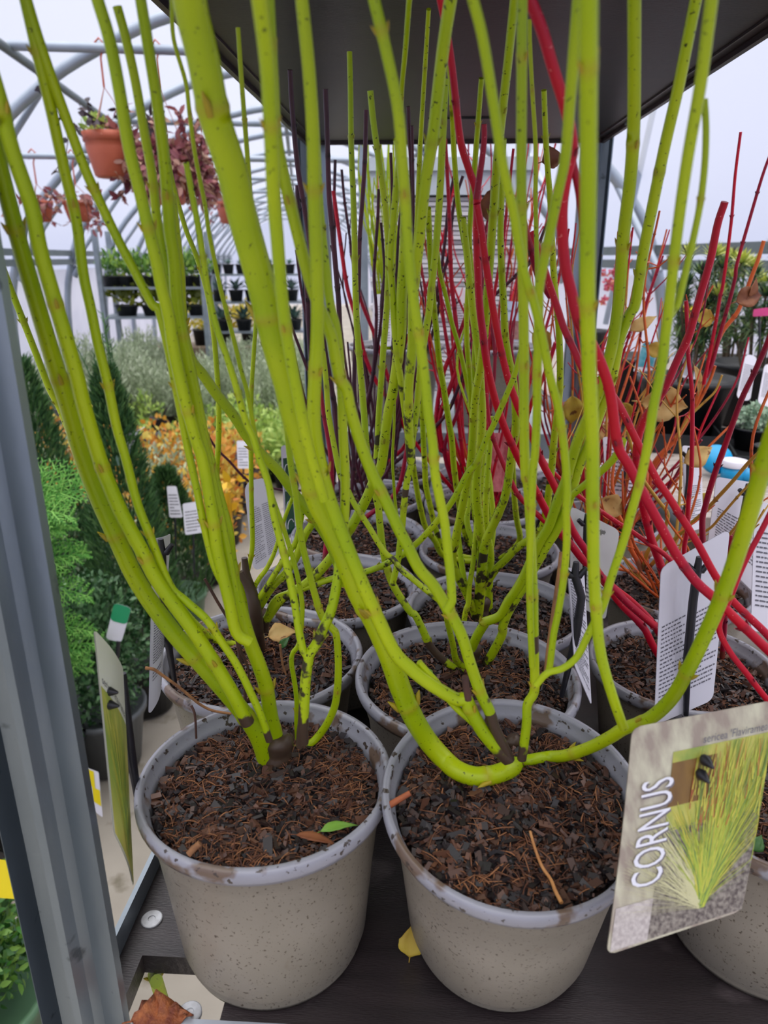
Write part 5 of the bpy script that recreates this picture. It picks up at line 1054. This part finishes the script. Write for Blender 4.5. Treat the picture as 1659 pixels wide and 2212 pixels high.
def spurge(label, loc, r, h, n, seed, hh=(.16, .34)):
    rr = random.Random(seed); root = thing('potted_spurge', label, 'plant', loc); small_pot(root, loc, r, h, BLACKP, n=40)
    for k in range(n):
        a = rr.uniform(0, 6.283); s = rr.uniform(.2, .95)*r; o = loc+A(math.cos(a)*s*.5, math.sin(a)*s*.5, h*.9); e = loc+A(math.cos(a)*s*1.2, math.sin(a)*s*1.2, h+rr.uniform(*hh))
        b = MB(); b.tube([o, (o+e)/2+A(0, 0, .02), e], .004, 6); st = b.build('stem', GREYW, root)
        b = MB()
        for j in range(110):
            t_ = .35+.65*j/110; d = rnd_unit()*.9+A(0, 0, .15); b.blade(o*(1-t_)+e*t_, d, A(0, 0, 1)+rnd_unit()*.3, .05*(1.15-.4*t_), .005, 0)
        for j in range(40): 
            a2 = j*2.4; el = .1+1.2*j/40; b.blade(e, A(math.cos(a2)*math.cos(el), math.sin(a2)*math.cos(el), math.sin(el)), A(0, 0, 1)+rnd_unit()*.2, .045, .008, 1 if rr.random() < .85 else 2)
        b.build('leaves', [SPU, SPT if rr.random() < .5 else SPU, DARKL], st)
spurge('spiky spurge in the big black pot, left of the two on the bench', onz(1500, 958, bz+.004)+A(0, .12, 0), .135, .17, 15, 1)
spurge('spiky spurge in the big black pot at the right edge of the bench', onz(1660, 935, bz+.004)+A(0, .14, 0), .135, .19, 15, 2)
spurge('spiky spurge behind the other two against the right wall', onz(1590, 890, bz+.004)+A(0, .1, 0), .12, .17, 12, 3, (.2, .36))
q = onz(1378, 905, bz+.004)+A(0, .12, 0); root = thing('black_plant_pot', 'upright black pot holding a teal picture tag, behind the crossed canes', 'pot', q); small_pot(root, q, .105, .19, BLACKP, n=40)
root, c = plant_label('teal picture tag standing in the upright black pot', [(1388, 740, 2.28), (1425, 735, 2.30), (1408, 808, 2.28), (1368, 802, 2.26)], rad=.004)
b = MB(); c.grid(b, .04, .18, .96, .97, .001); b.build('printed_picture', nm('print_teal', srgb(60, 140, 160), srgb(110, 170, 186), 60, .4), root)
plant_label('tall white label leaning in the right-hand spurge pot', [(1611, 764, 1.80), (1636, 770, 1.80), (1620, 868, 1.80), (1590, 860, 1.80)], rad=.012, lines=[(16, .1, .2, .9, .8, 30)])
plant_label('white label at the very right edge in front of the spurge', [(1652, 785, 1.72), (1690, 790, 1.72), (1682, 885, 1.72), (1636, 872, 1.72)], rad=.012, lines=[(16, .1, .2, .9, .8, 31)])
plant_label('white and blue label between the dark cane and the spurge', [(1478, 752, 2.05), (1512, 758, 2.06), (1504, 820, 2.05), (1472, 815, 2.05)], rad=.006, lines=[(12, .1, .1, .9, .8, 32)])
plant_label('yellow tag behind the spurge on the bench', [(1474, 660, 2.5), (1530, 660, 2.5), (1528, 692, 2.5), (1476, 692, 2.5)], rad=.004, mat=MATS['print_sun_yellow'], stake_px=[(1500, 690, 2.51), (1500, 800, 2.51)], sr=.004)
plant_label('magenta tag on a stem at the right, above the spurge', [(1628, 668, 2.0), (1660, 664, 2.0), (1662, 682, 2.0), (1626, 684, 2.0)], rad=.004, mat=nm('print_magenta', srgb(186, 40, 110), srgb(176, 36, 104), 10, .5), stake_px=[(1640, 680, 2.01), (1642, 790, 2.01)], sr=.004)
def pink(b, c):
    for k in range(14):
        o = c+A(rng.uniform(-.12, .12), rng.uniform(-.12, .12), rng.uniform(.14, .34))
        for j in range(26): b.leaf(o+rnd_unit()*.012, rnd_unit(), rnd_unit(), .02, .013)
shrub('pink_flowering_plant', 'pink-flowered plant by the right wall behind the green canes', 'plant', onz(1320, 800, bz+.002)+A(0, .5, 0), fol('pink_petal', srgb(186, 50, 96), srgb(210, 90, 120), srgb(226, 160, 120), .5, .25), pink, (.09, .14, BLACKP))
shrub('grey_sedum', 'grey-green cushion plant in a small black pot at the right edge', 'plant', onz(1622, 968, bz+.004), fol('sedum_leaf', srgb(130, 160, 134), srgb(160, 186, 158), srgb(190, 208, 182), .6, .1), low(500, (.05, .05, .035), .014, .01), (.055, .06, BLACKP))
q = onz(1655, 1000, bz+.004); root = thing('small_black_pot', 'empty small black pot in front of the cushion plant', 'pot', q); small_pot(root, q, .035, .045, BLACKP)
BLUE = nm('sky_blue_plastic', srgb(20, 160, 214), srgb(16, 150, 206), 10, .35)
q = onz(1580, 1040, bz); root = thing('blue_hose_fitting', 'bright blue plastic fitting with a white ring lying on the bench', 'fitting', q)
b = MB(); b.lathe([(.001, 0), (.026, 0), (.026, .036), (.001, .036)], 28, q+A(0, 0, .004)); b.build('body', BLUE, root)
b = MB(); b.lathe([(.029, .036), (.03, .05), (.022, .052), (.019, .047), (.001, .046)], 28, q+A(0, 0, .002)); b.build('ring', CARDW, root)
b = MB(); b.lathe([(.001, -.011), (.034, -.011), (.037, 0), (.034, .011), (.001, .011)], 28, q+A(-.022, .05, .04), M=rx(math.pi/2-.5)); b.build('wheel', BLUE, root)
b = MB(); b.tube([q+A(.02, 0, .018), q+A(.06, -.01, .014), q+A(.085, -.015, .012)], [.018, .016, .014], 12); b.build('spout', BLUE, root)
